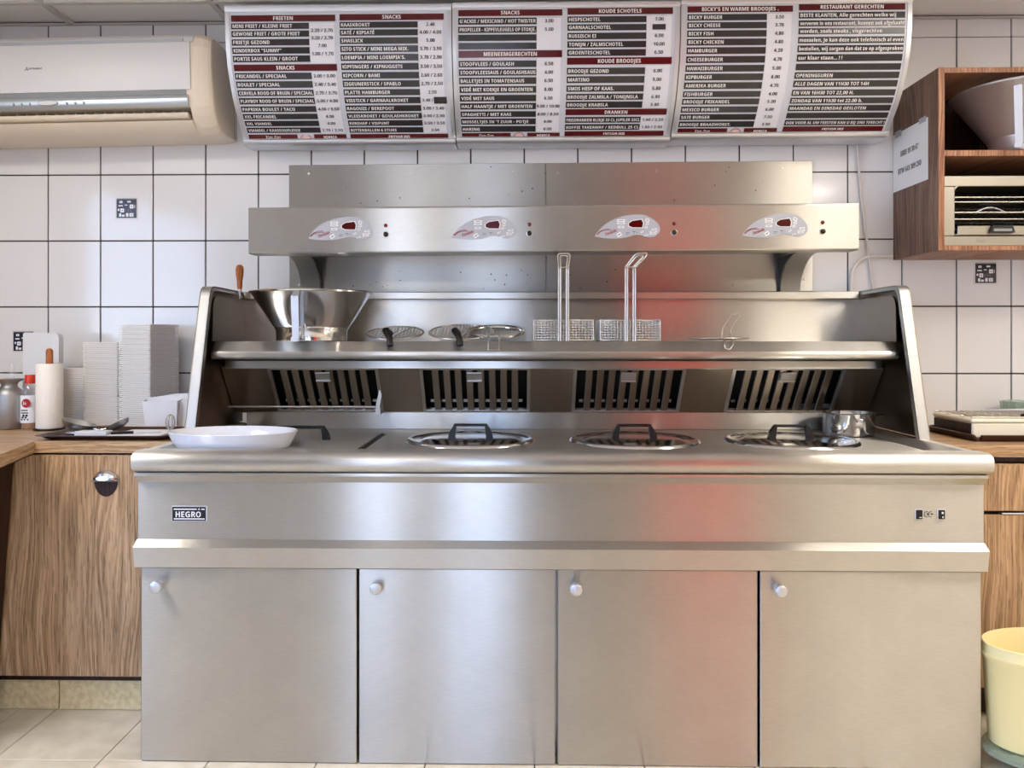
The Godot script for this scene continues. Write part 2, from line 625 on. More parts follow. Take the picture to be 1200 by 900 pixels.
	add_child(sk, true)
	sk.set_meta("kind", "structure")
	for q in [[-2.1, -1.4385], [-1.4345, -1.045]]:
		var pr := P2([0.53, 0.002, 0.556, 0.002, 0.553, 0.02, 0.552, 0.076, 0.555, 0.08, 0.554, 0.094, 0.55, 0.098, 0.53, 0.098])
		put("skirting_tile", MB.new().ext(pr, V(q[0], 0, 0), V(0, 0, 1), V(0, 1, 0), V(q[1] - q[0], 0, 0)), M.skirting, sk)
	bx("kick_board", V(-2.1, 0.0, 0.51), V(-1.045, 0.12, 0.53), M.dark_wood, sk)

func window(called: String, o: Vector3, s: Vector3) -> void:
	var w := Node3D.new()
	w.name = called
	add_child(w, true)
	w.position = o
	w.set_meta("kind", "structure")
	var side := Vector3(1, 0, 0) if s.x > 0 else Vector3(0, 0, 1)
	var th := Vector3(0.025, 0, 0.025) - side * 0.025
	var l := s.x + s.z
	var fr := MB.new()
	for b in [[0.0, 0.0, 0.05, s.y], [l - 0.05, 0.0, l, s.y], [0.05, 0.0, l - 0.05, 0.06], [0.05, s.y - 0.06, l - 0.05, s.y]]:
		fr.box(side * b[0] + V(0, b[1], 0) - th, side * b[2] + V(0, b[3], 0) + th, 0.003)
	put("window_frame", fr, M.aluminium, w)
	put("pane", MB.new().box(side * 0.05 + V(0, 0.06, 0) - th * 0.1, side * (l - 0.05) + V(0, s.y - 0.06, 0) + th * 0.1, 0.0), M.dimming_pane if s.x > 0 else M.pane, w)

func decor_material() -> StandardMaterial3D:
	# a dark printed square with small plain pale shapes
	var im := Image.create(64, 64, false, Image.FORMAT_RGB8)
	im.fill(Color(0.13, 0.13, 0.19))
	for y in 64:
		for x in 64:
			if (x + y * 3) % 11 < 2 and y > 14:
				im.set_pixel(x, y, Color(0.30, 0.30, 0.36))
	im.fill_rect(Rect2i(0, 0, 64, 3), Color(0.45, 0.45, 0.48))
	im.fill_rect(Rect2i(28, 6, 34, 12), Color(0.04, 0.04, 0.07))
	for r in [[9, 8, 10, 7], [34, 8, 12, 5], [6, 22, 14, 4], [26, 20, 9, 3], [42, 20, 12, 13], [4, 34, 5, 7], [12, 33, 12, 13], [8, 49, 7, 11], [17, 53, 9, 7], [30, 48, 8, 12], [41, 48, 13, 12], [57, 22, 2, 10]]:
		im.fill_rect(Rect2i(r[0], r[1], r[2], r[3]), Color(0.93, 0.93, 0.96))
	for r in [[46, 24, 4, 5], [16, 37, 4, 5], [45, 52, 5, 4], [12, 10, 4, 3]]:
		im.fill_rect(Rect2i(r[0], r[1], r[2], r[3]), Color(0.62, 0.62, 0.70))
	for k in 3:
		for e in 5:
			im.set_pixel(30 + k * 8 - e, 35 + e, Color(0.8, 0.8, 0.86))
			im.set_pixel(26 + k * 8 + e, 39 + e, Color(0.8, 0.8, 0.86))
	var m := mat(Color.WHITE, 0.25)
	m.albedo_texture = ImageTexture.create_from_image(im)
	return m

# ---------------------------------------------------------------- the frying range
func fryer() -> void:
	var t := thing("frying_range", "long stainless steel frying range with four cupboard doors and sloped sides", "fryer", V(0.108, 0, 0))
	var o := Node3D.new()
	var st: Material = M.steel
	var at0 := V(-0.108, 0, 0)       # parts are written in room coordinates and moved back to the base
	var part := func(called: String, mb: MB, m: Material, p: Node = null) -> MeshInstance3D:
		var r := put(called, mb, m, t if p == null else p)
		if p == null:
			r.position = at0
		return r
	o.free()
	part.call("body", MB.new().box(V(-1.034, 0.06, 0.12), V(1.247, 0.76, 0.815), 0.002), M.steel_flat)
	part.call("plinth", MB.new().box(V(-1.03, 0.0, 0.13), V(1.24, 0.06, 0.80), 0.002), M.dull_steel)
	part.call("fascia", MB.new().box(V(-1.043, 0.60, 0.80), V(1.253, 0.785, 0.862), 0.002), st)
	# rolled worktop edge and the mouldings above and below the fascia
	var zy := [V(0, 0, 1), V(0, 1, 0)]
	var rim := P2([0.783, 0.800, 0.865, 0.798, 0.874, 0.800, 0.881, 0.805, 0.886, 0.813, 0.888, 0.824, 0.886, 0.836, 0.881, 0.845, 0.873, 0.851, 0.862, 0.854, 0.803, 0.853, 0.788, 0.834, 0.783, 0.834])
	part.call("front_edge", MB.new().ext(rim, V(-1.044, 0, 0), zy[0], zy[1], V(2.303, 0, 0), true), st).position.z = 0.012
	part.call("moulding", MB.new().ext(P2([0.845, 0.798, 0.873, 0.796, 0.873, 0.788, 0.852, 0.768, 0.845, 0.768]), V(-1.041, 0, 0), zy[0], zy[1], V(2.292, 0, 0)), st).position.z = 0.012
	part.call("ledge", MB.new().ext(P2([0.845, 0.612, 0.852, 0.610, 0.876, 0.594, 0.866, 0.538, 0.845, 0.538]), V(-1.044, 0, 0), zy[0], zy[1], V(2.297, 0, 0)), st).position.z = 0.012
	# cupboard doors, each hung very slightly differently
	var xs := [[-1.035, -0.4405, -0.0045], [-0.4345, 0.1015, 0.003], [0.1075, 0.6485, -0.003], [0.6545, 1.247, 0.004]]
	var kx := [-0.981, -0.383, 0.156, 0.701]
	for i in 4:
		var w: float = xs[i][1] - xs[i][0]
		var d: MeshInstance3D = part.call("door", MB.new().box(V(-w / 2, 0.001, -0.018), V(w / 2, 0.5335, 0), 0.0025), st)
		d.position = V((xs[i][0] + xs[i][1]) / 2 - 0.108, 0, 0.861)
		d.rotation.y = xs[i][2]
		var kb := MB.new().lathe([Vector2(0.0, 0.0), Vector2(0.010, 0.0), Vector2(0.010, 0.016), Vector2(0.0145, 0.017), Vector2(0.016, 0.019), Vector2(0.016, 0.034), Vector2(0.0145, 0.036), Vector2(0, 0.036)], Vector3.ZERO, 24)
		var k := put("knob", kb, M.aluminium, d)
		k.position = V(kx[i] - (xs[i][0] + xs[i][1]) / 2, 0.4875, 0)
		k.rotation.x = PI / 2
	# maker's plate
	var pl: MeshInstance3D = part.call("maker_plate", MB.new().box(V(-0.049, -0.021, 0), V(0.049, 0.021, 0.002), 0.0006), M.aluminium)
	pl.position = V(-0.8985 - 0.108, 0.681, 0.862)
	bx("plate_face", V(-0.047, -0.019, 0.002), V(0.045, 0.019, 0.0026), M.black, pl, 0.0)
	var tx := MB.new()
	text(tx, "HEGRO", at(-0.003, -0.0015, 0.0034), 0.0155, 0.076, 0)
	for yy in [0.0125, -0.014]:
		tx.box(V(-0.043, yy - 0.0015, 0.0026), V(0.042 if yy < 0 else 0.020, yy + 0.0015, 0.0032), 0.0)
	tx.box(V(0.033, 0.011, 0.0026), V(0.042, 0.014, 0.0032), 0.0)
	tx.ext(P2([0.0235, 0.011, 0.0295, 0.011, 0.0265, 0.0155]), V(0, 0, 0.0026), V(1, 0, 0), V(0, 1, 0), V(0, 0, 0.0006))
	put("lettering", tx, M.print_white, pl)
	# two rocker switches with their printed marks
	for s in [[1.078, 1], [1.1375, -1]]:
		var sw: MeshInstance3D = part.call("rocker_switch", MB.new().box(V(-0.0105, -0.014, 0), V(0.0105, 0.014, 0.003), 0.001), M.print_white)
		sw.position = V(s[0] - 0.108, 0.6875, 0.862)
		bx("rocker", V(-0.0085, -0.0125, 0.001), V(0.0085, 0.0125, 0.006), M.black, sw, 0.001)
		var mk := MB.new()
		if s[1] > 0:
			mk.box(V(-0.001, -0.0085, 0.006), V(0.006, -0.0065, 0.0065), 0.0)
		else:
			mk.box(V(-0.001, 0.002, 0.006), V(0.004, 0.0075, 0.0065), 0.0)
			mk.box(V(0.001, -0.009, 0.006), V(0.004, -0.004, 0.0065), 0.0)
		put("mark", mk, M.print_white, sw)
		var sy := MB.new()
		var c := V(0.0225 * s[1] - (0.004 if s[1] < 0 else 0.0), 0, 0.0008)
		var arc := []
		for k in 9:
			var a := deg_to_rad(80 + k * 25)
			arc.append(c + V(cos(a) * 0.0075, sin(a) * 0.0075, 0))
		sy.tube(arc, 0.0008, 4)
		sy.ext(P2([0.0, 0.003, 0.007, 0.001, 0.0, -0.002]), c, V(1, 0, 0), V(0, 1, 0), V(0, 0, 0.0006))
		put("symbol", sy, M.print_black, sw)
	# sunken deck with sloped rims
	part.call("deck", MB.new().box(V(-1.0, 0.815, 0.09), V(1.19, 0.834, 0.80), 0.001), M.steel_flat)
	for s in [-1.0, 1.0]:
		var xo := -1.042 if s < 0 else 1.257
		var prf := P2([0, 0.80, 0, 0.846, -0.004 * s, 0.852, -0.034 * s, 0.853, -0.072 * s, 0.835, -0.072 * s, 0.80])
		part.call("side_rim", MB.new().ext(prf, V(xo, 0, 0.09), V(1, 0, 0), V(0, 1, 0), V(0, 0, 0.74)), st)
	part.call("slot", MB.new().box(V(-0.466, 0.8335, 0.30), V(-0.452, 0.8350, 0.795), 0.0), M.near_black)
	part.call("upstand", MB.new().box(V(-0.985, 0.834, 0.09), V(1.215, 0.8965, 0.14), 0.002), st)
	# back panel, top rail
	part.call("back_panel", MB.new().box(V(-1.036, 1.10, 0.085), V(1.257, 1.31, 0.10), 0.001), M.steel)
	part.call("top_rail", MB.new().box(V(-1.004, 1.304, 0.07), V(1.226, 1.332, 0.13), 0.003), st)
	# shelf with a chamfered, rolled lip; strip under it
	var lip := P2([0.10, 1.152, 0.395, 1.152, 0.402, 1.150, 0.424, 1.123, 0.432, 1.120, 0.436, 1.112, 0.434, 1.101, 0.427, 1.095, 0.415, 1.093, 0.40, 1.10, 0.385, 1.138, 0.10, 1.140])
	part.call("shelf", MB.new().ext(lip, V(-1.003, 0, 0), zy[0], zy[1], V(2.228, 0, 0), true), st)
	part.call("hood_strip", MB.new().box(V(-0.985, 1.060, 0.255), V(1.205, 1.088, 0.36), 0.002), st)
	filters(t)
	# thin bar running from the left side to the end of the first filter
	part.call("bar", MB.new().tube([V(-1.012, 0.924, 0.25), V(-0.492, 0.924, 0.25)], 0.0038, 8), M.wire)
	part.call("bar_stop", MB.new().ext(P2([-0.497, 0.905, -0.478, 0.898, -0.482, 0.925, -0.474, 0.965, -0.482, 0.985, -0.494, 0.935]), V(0, 0, 0.247), V(1, 0, 0), V(0, 1, 0), V(0, 0, 0.004)), M.steel_flat)
	part.call("bar_stay", MB.new().box(V(-0.488, 0.896, 0.15), V(-0.480, 0.906, 0.25), 0.001), M.steel_flat)
	# the two sloped sides: outer sheet, folded edge, inner liner
	for s in [-1.0, 1.0]:
		var xo := -1.041 if s < 0 else 1.262
		var prf := P2([0.03, 0.852, 0.562, 0.852, 0.436, 1.300, 0.430, 1.315, 0.420, 1.326, 0.405, 1.333, 0.385, 1.335, 0.03, 1.331])
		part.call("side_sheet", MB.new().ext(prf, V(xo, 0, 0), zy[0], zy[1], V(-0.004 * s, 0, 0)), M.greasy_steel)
		var edge := P2([0.562, 0.852, 0.436, 1.300, 0.430, 1.315, 0.420, 1.326, 0.405, 1.333, 0.385, 1.335, 0.03, 1.331, 0.03, 1.327, 0.385, 1.331, 0.403, 1.329, 0.416, 1.323, 0.425, 1.313, 0.431, 1.299, 0.556, 0.852])
		part.call("side_edge", MB.new().ext(edge, V(xo, 0, 0), zy[0], zy[1], V(-0.034 * s, 0, 0), true), M.satin_steel)
		var ret := P2([0.562, 0.852, 0.436, 1.300, 0.430, 1.315, 0.420, 1.326, 0.405, 1.333, 0.385, 1.335, 0.03, 1.331, 0.03, 1.318, 0.378, 1.321, 0.397, 1.318, 0.409, 1.310, 0.417, 1.297, 0.454, 1.160, 0.540, 0.852])
		part.call("side_return", MB.new().ext(ret, V(xo - 0.034 * s, 0, 0), zy[0], zy[1], V(0.003 * s, 0, 0)), st)
		var liner := P2([0.10, 1.152, 0.405, 1.152, 0.400, 1.262, 0.396, 1.280, 0.388, 1.293, 0.375, 1.301, 0.10, 1.304])
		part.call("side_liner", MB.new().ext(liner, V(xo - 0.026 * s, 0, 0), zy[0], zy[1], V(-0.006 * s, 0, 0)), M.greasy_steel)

func filters(t: Node3D) -> void:
	# leaning wall of the extraction duct; local frame: x along, y up the slope, z out of it
	var top := V(0, 1.062, 0.262)
	var bot := V(0, 0.895, 0.128)
	var up := (top - bot).normalized()
	var nrm := V(1, 0, 0).cross(up).normalized()
	var l := (top - bot).length()
	var fr := Transform3D(Basis(V(1, 0, 0), up, nrm), bot + V(-0.108, 0, 0))
	var cx := [-0.680, -0.150, 0.387, 0.935]
	var w := 0.388
	var edges := [-1.034]
	for c in cx:
		edges.append(c - w / 2)
		edges.append(c + w / 2)
	edges.append(1.256)
	var back := bx("duct", V(-0.99, -0.01, -0.075), V(1.212, l, -0.06), M.near_black, t, 0.0)
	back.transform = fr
	for i in 5:
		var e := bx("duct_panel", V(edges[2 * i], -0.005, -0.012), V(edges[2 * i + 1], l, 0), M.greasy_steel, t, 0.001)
		e.transform = fr
	for c in cx:
		var f := MB.new()
		for b in [[-w / 2, -0.005, -w / 2 + 0.012, l], [w / 2 - 0.012, -0.005, w / 2, l], [-w / 2, l - 0.012, w / 2, l], [-w / 2, -0.005, w / 2, 0.012]]:
			f.box(V(b[0], b[1], -0.012), V(b[2], b[3], 0.002), 0.001)
		var fil := put("grease_filter", f, M.wire, t)
		fil.transform = fr * Transform3D(Basis(), V(c, 0, 0))
		var pitch := (w - 0.03) / 9.0
		for k in 8:
			var x := -w / 2 + 0.015 + pitch * (k + 1)
			var prf := P2([x - 0.0115, -0.008, x - 0.0115, 0.0, x - 0.010, 0.0015, x + 0.010, 0.0015, x + 0.0115, 0.0, x + 0.0115, -0.008, x + 0.0095, -0.008, x + 0.0095, -0.002, x - 0.0095, -0.002, x - 0.0095, -0.008])
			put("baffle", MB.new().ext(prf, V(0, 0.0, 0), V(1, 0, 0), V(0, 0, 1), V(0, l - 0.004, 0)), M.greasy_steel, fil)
		var g := MB.new()
		for k in 9:
			var x := -w / 2 + 0.015 + pitch * (k + 0.5)
			g.box(V(x - 0.007, 0.026, -0.03), V(x + 0.007, 0.038, -0.027), 0.0)
		put("clip", g, M.wire, fil)
		bx("filter_handle", V(-0.028, l - 0.058, 0.002), V(0.024, l - 0.018, 0.009), M.wire, fil, 0.003)
		bx("handle_fold", V(-0.028, l - 0.058, 0.009), V(0.024, l - 0.050, 0.014), M.wire, fil, 0.002)

# ---------------------------------------------------------------- hood with the four controllers
func hood() -> void:
	var c := V(0.114, 1.5385, 0.0)
	var t := thing("control_hood", "brushed steel hood with four oval controllers above the frying range", "hood", c)
	t.rotation.z = 0.0044
	for q in [[-0.866, 0.104], [0.1065, 1.102]]:
		bx("back_plate", V(q[0], 1.335, 0.001) - c, V(q[1], 1.823, 0.012) - c, M.steel_flat, t, 0.001)
	var screws := MB.new()
	for q in [[-0.79, 1.79], [-0.40, 1.785], [-0.02, 1.79], [0.15, 1.785], [0.52, 1.79], [0.99, 1.795], [-0.83, 1.37], [1.07, 1.38]]:
		screws.ext(disc(0.0045, 8), V(q[0], q[1], 0.012) - c, V(1, 0, 0), V(0, 1, 0), V(0, 0, 0.003))
	put("screws", screws, M.wire, t)
	var spots := MB.new()
	for k in 46:
		var r := rng.randf_range(0.0012, 0.0032)
		var low := k < 26
		spots.ext(disc(r, 5), V(rng.randf_range(-0.8, 1.05), rng.randf_range(1.35, 1.42) if low else rng.randf_range(1.64, 1.81), 0.012) - c, V(1, 0, 0), V(0, 1, 0), V(0, 0, 0.0004))
	put("grease_specks", spots, M.near_black, t).set_meta("kind", "stuff")
	var prf := P2([0.20, 1.468, 0.215, 1.458, 0.294, 1.4575, 0.298, 1.459, 0.30, 1.463, 0.30, 1.609, 0.298, 1.614, 0.294, 1.616, 0.20, 1.616])
	put("casing", MB.new().ext(prf, V(-0.925, 0, 0) - c, V(0, 0, 1), V(0, 1, 0), V(2.078, 0, 0)), M.steel, t)
	bx("duct", V(-0.84, 1.475, 0.012) - c, V(1.07, 1.606, 0.20) - c, M.dull_steel, t, 0.001)
	for s in [-1.0, 1.0]:
		var xo := -0.815 if s < 0 else 1.048
		var outer := []
		var inner := []
		for k in 9:
			var a := k * PI / 2 / 8
			outer.append_array([0.215 - 0.185 * sin(a), 1.460 - 0.13 * (1.0 - cos(a))])
		for k in range(8, -1, -1):
			var a := k * PI / 2 / 8
			inner.append_array([0.209 - 0.185 * sin(a), 1.460 - 0.124 * (1.0 - cos(a))])
		put("bracket", MB.new().ext(P2(outer + inner), V(xo, 0, 0) - c, V(0, 0, 1), V(0, 1, 0), V(0.075 * -s, 0, 0), true), M.steel_flat, t)
		put("bracket_web", MB.new().ext(P2([0.012, 1.46] + outer + [0.012, 1.33]), V(xo - 0.075 * s, 0, 0) - c, V(0, 0, 1), V(0, 1, 0), V(0.003 * s, 0, 0)), M.near_black, t)
	var leaf := []
	var lp := [20.5, 43, 23, 38.5, 28, 32.5, 36, 26.5, 45, 22.3, 56, 19.2, 66, 17.9, 74, 18.1, 81, 19.6, 87, 22.6, 92, 27, 95.3, 32, 96, 36, 94, 40, 90, 43.2, 85.5, 44.6, 81, 44.3, 76.5, 42.6, 72, 41.3, 67.5, 41.4, 62, 43.0, 54, 44.9, 44, 45.6, 34, 45.2, 26, 44.3]
	for k in range(0, lp.size(), 2):
		leaf.append_array([(lp[k] - 58.0) / 340.0, (32.0 - lp[k + 1]) / 340.0])
	var x := [-0.608, -0.116, 0.371, 0.870]
	for i in 4:
		var q := put("controller", MB.new().ext(P2(leaf), V(0, 0, 0), V(1, 0, 0), V(0, 1, 0), V(0, 0, 0.0025)), M.label_grey, t)
		q.position = V(x[i], 1.5405, 0.30) - c
		var scr := [[60, 28], [64, 25.4], [74.5, 24], [76.3, 28], [75.3, 33], [64, 32.8], [60, 31]]
		var sp := []
		var sp2 := []
		for s in scr:
			sp.append_array([(s[0] - 58.0) / 340.0, (32.0 - s[1]) / 340.0])
			sp2.append_array([((s[0] - 68) * 1.14 + 68 - 58.0) / 340.0, (32.0 - ((s[1] - 28.8) * 1.22 + 28.8)) / 340.0])
		put("display_rim", MB.new().ext(P2(sp2), V(0, 0, 0.0025), V(1, 0, 0), V(0, 1, 0), V(0, 0, 0.0006)), M.print_white, q)
		put("display", MB.new().ext(P2(sp), V(0, 0, 0.003), V(1, 0, 0), V(0, 1, 0), V(0, 0, 0.0012)), M.display, q)
		var red := MB.new()
		text(red, "Tornado", Transform3D(Basis(V(0, 0, 1), 0.36), V(-0.0755, -0.026, 0.0034)), 0.0105, 0.042, -1, true, "Droid Serif", 0.25)
		for a in [[[-0.104, -0.0255], [-0.094, -0.016], [-0.078, -0.0085], [-0.060, -0.007]], [[-0.101, -0.026], [-0.088, -0.0155], [-0.070, -0.0115], [-0.052, -0.0115]]]:
			var pts := []
			for e in a:
				pts.append(V(e[0], e[1], 0.0032))
			red.tube(pts, 0.0009, 4)
		put("logo", red, M.print_red, q)
		var wh := MB.new()
		var dk := MB.new()
		for b in [[46.5, 23.5, 55.5, 26.3, 0.0], [46.5, 27.0, 55.5, 29.0, 0.0], [47.5, 31.0, 54.5, 33.6, 0.0], [79.0, 23.0, 83.5, 26.5, -0.5], [79.5, 27.5, 83.0, 30.2, 0.0], [78.0, 31.5, 81.5, 34.0, 0.4], [46.0, 38.8, 51.5, 43.2, 0.6], [86.0, 34.2, 92.0, 36.0, 0.1], [84.0, 37.2, 92.3, 38.8, 0.1], [84.0, 39.4, 91.0, 41.0, 0.1], [73.5, 37.2, 77.0, 38.8, 0.6], [77.0, 41.5, 82.0, 43.0, 0.3]]:
			var m := V(((b[0] + b[2]) / 2 - 58) / 340.0, (32 - (b[1] + b[3]) / 2) / 340.0, 0.0025)
			var hw: float = (b[2] - b[0]) / 680.0
			var hh: float = (b[3] - b[1]) / 680.0
			var bs := Basis(V(0, 0, 1), b[4])
			wh.ext(P2([-hw, -hh, hw, -hh, hw, hh, -hw, hh]), m, bs.x, bs.y, V(0, 0, 0.0007))
			dk.ext(P2([-hw * 0.6, -hh * 0.25, hw * 0.6, -hh * 0.25, hw * 0.6, hh * 0.25, -hw * 0.6, hh * 0.25]), m + V(0, 0, 0.0007), bs.x, bs.y, V(0, 0, 0.0003))
		for b in [[56.5, 38.6, 61, 39.3], [56.5, 40.2, 60, 40.8], [64, 37.2, 67.5, 38], [65.5, 37.5, 66.2, 40.2], [68.5, 38.2, 70, 38.8]]:
			dk.box(V((b[0] - 58) / 340.0, (32 - b[3]) / 340.0, 0.0025), V((b[2] - 58) / 340.0, (32 - b[1]) / 340.0, 0.003), 0.0)
		put("key_print", wh, M.print_white, q)
		put("key_mark", dk, M.print_grey, q)
		var lx: float = x[i] + [0.156, 0.155, 0.159, 0.161][i]
		var cap := MB.new().lathe([Vector2(0.0065, 0.0), Vector2(0.0065, 0.003), Vector2(0.0, 0.006)], Vector3.ZERO, 14)
		var led := put("lamp_cap", cap, M.led, t)
		led.position = V(lx, 1.5505, 0.30) - c
		led.rotation.x = PI / 2
		var rim := MB.new().lathe([Vector2(0.0105, 0.0), Vector2(0.0105, 0.002), Vector2(0.0085, 0.003), Vector2(0, 0.003)], Vector3.ZERO, 18)
		var but := put("push_button", rim, M.wire, t)
		but.position = V(lx, 1.520, 0.30) - c
		but.rotation.x = PI / 2
		put("button_core", MB.new().lathe([Vector2(0.0085, 0.002), Vector2(0.0085, 0.006), Vector2(0.007, 0.0075), Vector2(0, 0.0075)], Vector3.ZERO, 18), M.black, but)

func disc(r: float, segs: int) -> PackedVector2Array:
	var a := PackedVector2Array()
	for k in segs:
		a.append(Vector2(cos(TAU * k / segs), sin(TAU * k / segs)) * r)
	return a

# ---------------------------------------------------------------- the three menu boards
const PROF := [[2.297, 0.315], [2.24, 0.314], [2.16, 0.305], [2.09, 0.285], [2.01, 0.243], [1.958, 0.197], [1.885, 0.125]]

func zof(y: float) -> float:
	for i in 6:
		if y >= PROF[i + 1][0] or i == 5:
			var w: float = clampf((PROF[i][0] - y) / (PROF[i][0] - PROF[i + 1][0]), 0.0, 1.0)
			return cubic_interpolate(PROF[i][1], PROF[i + 1][1], PROF[maxi(i - 1, 0)][1], PROF[mini(i + 2, 6)][1], w)
	return 0.2

# frame on the curved face at height y: x right, y up along the face, z out of it
func face(x: float, y: float, off := 0.0) -> Transform3D:
	var up := V(0, 0.01, zof(y + 0.005) - zof(y - 0.005)).normalized()
	var nn := V(1, 0, 0).cross(up)
	return Transform3D(Basis(V(1, 0, 0), up, nn), V(x, y, zof(y)) + nn * off)

# a thin sheet laid on the curved face
func sheet(x0: float, x1: float, ylo: float, yhi: float, off: float, th := 0.001) -> MB:
	var n := maxi(1, int((yhi - ylo) / 0.012))
	var outer := []
	var inner := []
	for k in n + 1:
		var y := lerpf(ylo, yhi, float(k) / n)
		var f := face(0, y)
		var a := f.origin + f.basis.z * (off + th)
		var b := f.origin + f.basis.z * off
		outer.append_array([a.z, a.y])
		inner.push_front(b.y)
		inner.push_front(b.z)
	return MB.new().ext(P2(outer + inner), V(x0, 0, 0), V(0, 0, 1), V(0, 1, 0), V(x1 - x0, 0, 0), true)

# heads: [top, bottom, text]; rows: y of each bar; bars: its words; prices: [y, text]
func column(t: Node3D, org: Vector3, x0: float, xs: float, x1: float, heads: Array, ys: Array, bars: Array, prices: Array, foot: Array, white: MB, dark: MB) -> void:
	var place := func(called: String, mb: MB, m: Material):
		var o := put(called, mb, m, t)
		o.position = -org
	for h in heads:
		place.call("heading_band", sheet(x0, x1, h[1], h[0], 0.0005), M.maroon)
		text(white, h[2], face((x0 + x1) / 2, (h[0] + h[1]) / 2, 0.0022), 0.0125, (x1 - x0) * 0.9, 0)
	for i in ys.size():
		var y: float = ys[i]
		var up: float = ys[i - 1] - y if i > 0 else 0.03
		var dn: float = y - ys[i + 1] if i < ys.size() - 1 else 0.03
		var pitch := minf(up, dn)
		place.call("item_bar", sheet(x0, xs, y - pitch * 0.39, y + pitch * 0.39, 0.0005), M.strip)
		text(white, bars[i], face(x0 + 0.005, y, 0.0022), minf(0.0116, pitch * 0.57), (xs - x0) - 0.008, -1, true)
	if prices.size():
		var lo: float = ys[ys.size() - 1] - 0.008
		var hi: float = ys[0] + 0.010
		var cuts := [hi]
		for h in heads:
			if h[1] < hi:
				cuts.append(h[0] + 0.003)
				cuts.append(h[1] - 0.003)
		cuts.append(lo)
		for k in range(0, cuts.size() - 1, 2):
			place.call("price_label", sheet(xs + 0.001, x1 - 0.004, cuts[k + 1], cuts[k], 0.0004, 0.0005), M.price)
		for q in prices:
			if q[1] == "#":
				var ww := (x1 - xs) * 0.5
				var off := 0.018 if q.size() > 2 else 0.0
				place.call("cover_tape", sheet(xs + 0.02 + off, xs + 0.02 + ww + off * 0.6, q[0] - 0.009, q[0] + 0.009, 0.002), M.strip)
			elif q[1].ends_with("#"):
				text(dark, q[1].trim_suffix("#"), face(xs + 0.006, q[0], 0.0022), 0.0108, 0.04, -1, true)
				place.call("cover_tape", sheet(xs + 0.047, xs + 0.092, q[0] - 0.010, q[0] + 0.009, 0.002), M.strip)
			else:
				text(dark, q[1], face((xs + x1) / 2 - 0.001, q[0], 0.0022), 0.0112, (x1 - xs) * 0.92, 0, true)
	if foot.size() == 3:      # one band with the shop's words
		place.call("footer_band", sheet(x0, x1, foot[1], foot[0], 0.0005), M.maroon)
		text(white, foot[2], face((x0 + x1) / 2, (foot[0] + foot[1]) / 2, 0.0022), 0.0088, 0.15, 0, true, "Droid Sans", 0.12)
	else:                     # signature, half sun, word
		var w := x1 - x0
		var my: float = (foot[0] + foot[1]) / 2
		place.call("footer_band", sheet(x0, x0 + w * 0.50, foot[1], foot[0], 0.0005), M.maroon)
		place.call("footer_band", sheet(x0 + w * 0.67, x1, foot[1], foot[0], 0.0005), M.maroon)
		text(white, "Van Zon", face(x0 + w * 0.25, my, 0.0022), 0.0105, 0.07, 0, false, "Droid Serif", 0.35)
		text(white, "HORECA", face(x0 + w * 0.835, my, 0.0022), 0.0088, w * 0.3, 0)
		var f := face(x0 + w * 0.585, foot[1] + 0.001, 0.0022)
		var sun := MB.new()
		var half := PackedVector2Array()
		for k in 13:
			half.append(Vector2(cos(PI * k / 12), sin(PI * k / 12)) * 0.0155)
		sun.ext(half, f.origin, f.basis.x, f.basis.y, f.basis.z * 0.0008)
		place.call("sun_mark", sun, M.sun_print)
		var rays := MB.new()
		for k in 11:
			var a := PI * (k + 0.0) / 10
			var d := Vector2(cos(a), sin(a))
			var s := Vector2(-d.y, d.x)
			rays.ext(PackedVector2Array([d * 0.0165 + s * 0.0022, d * 0.0165 - s * 0.0022, d * 0.0225]), f.origin, f.basis.x, f.basis.y, f.basis.z * 0.0008)
		place.call("sun_rays", rays, M.print_red)

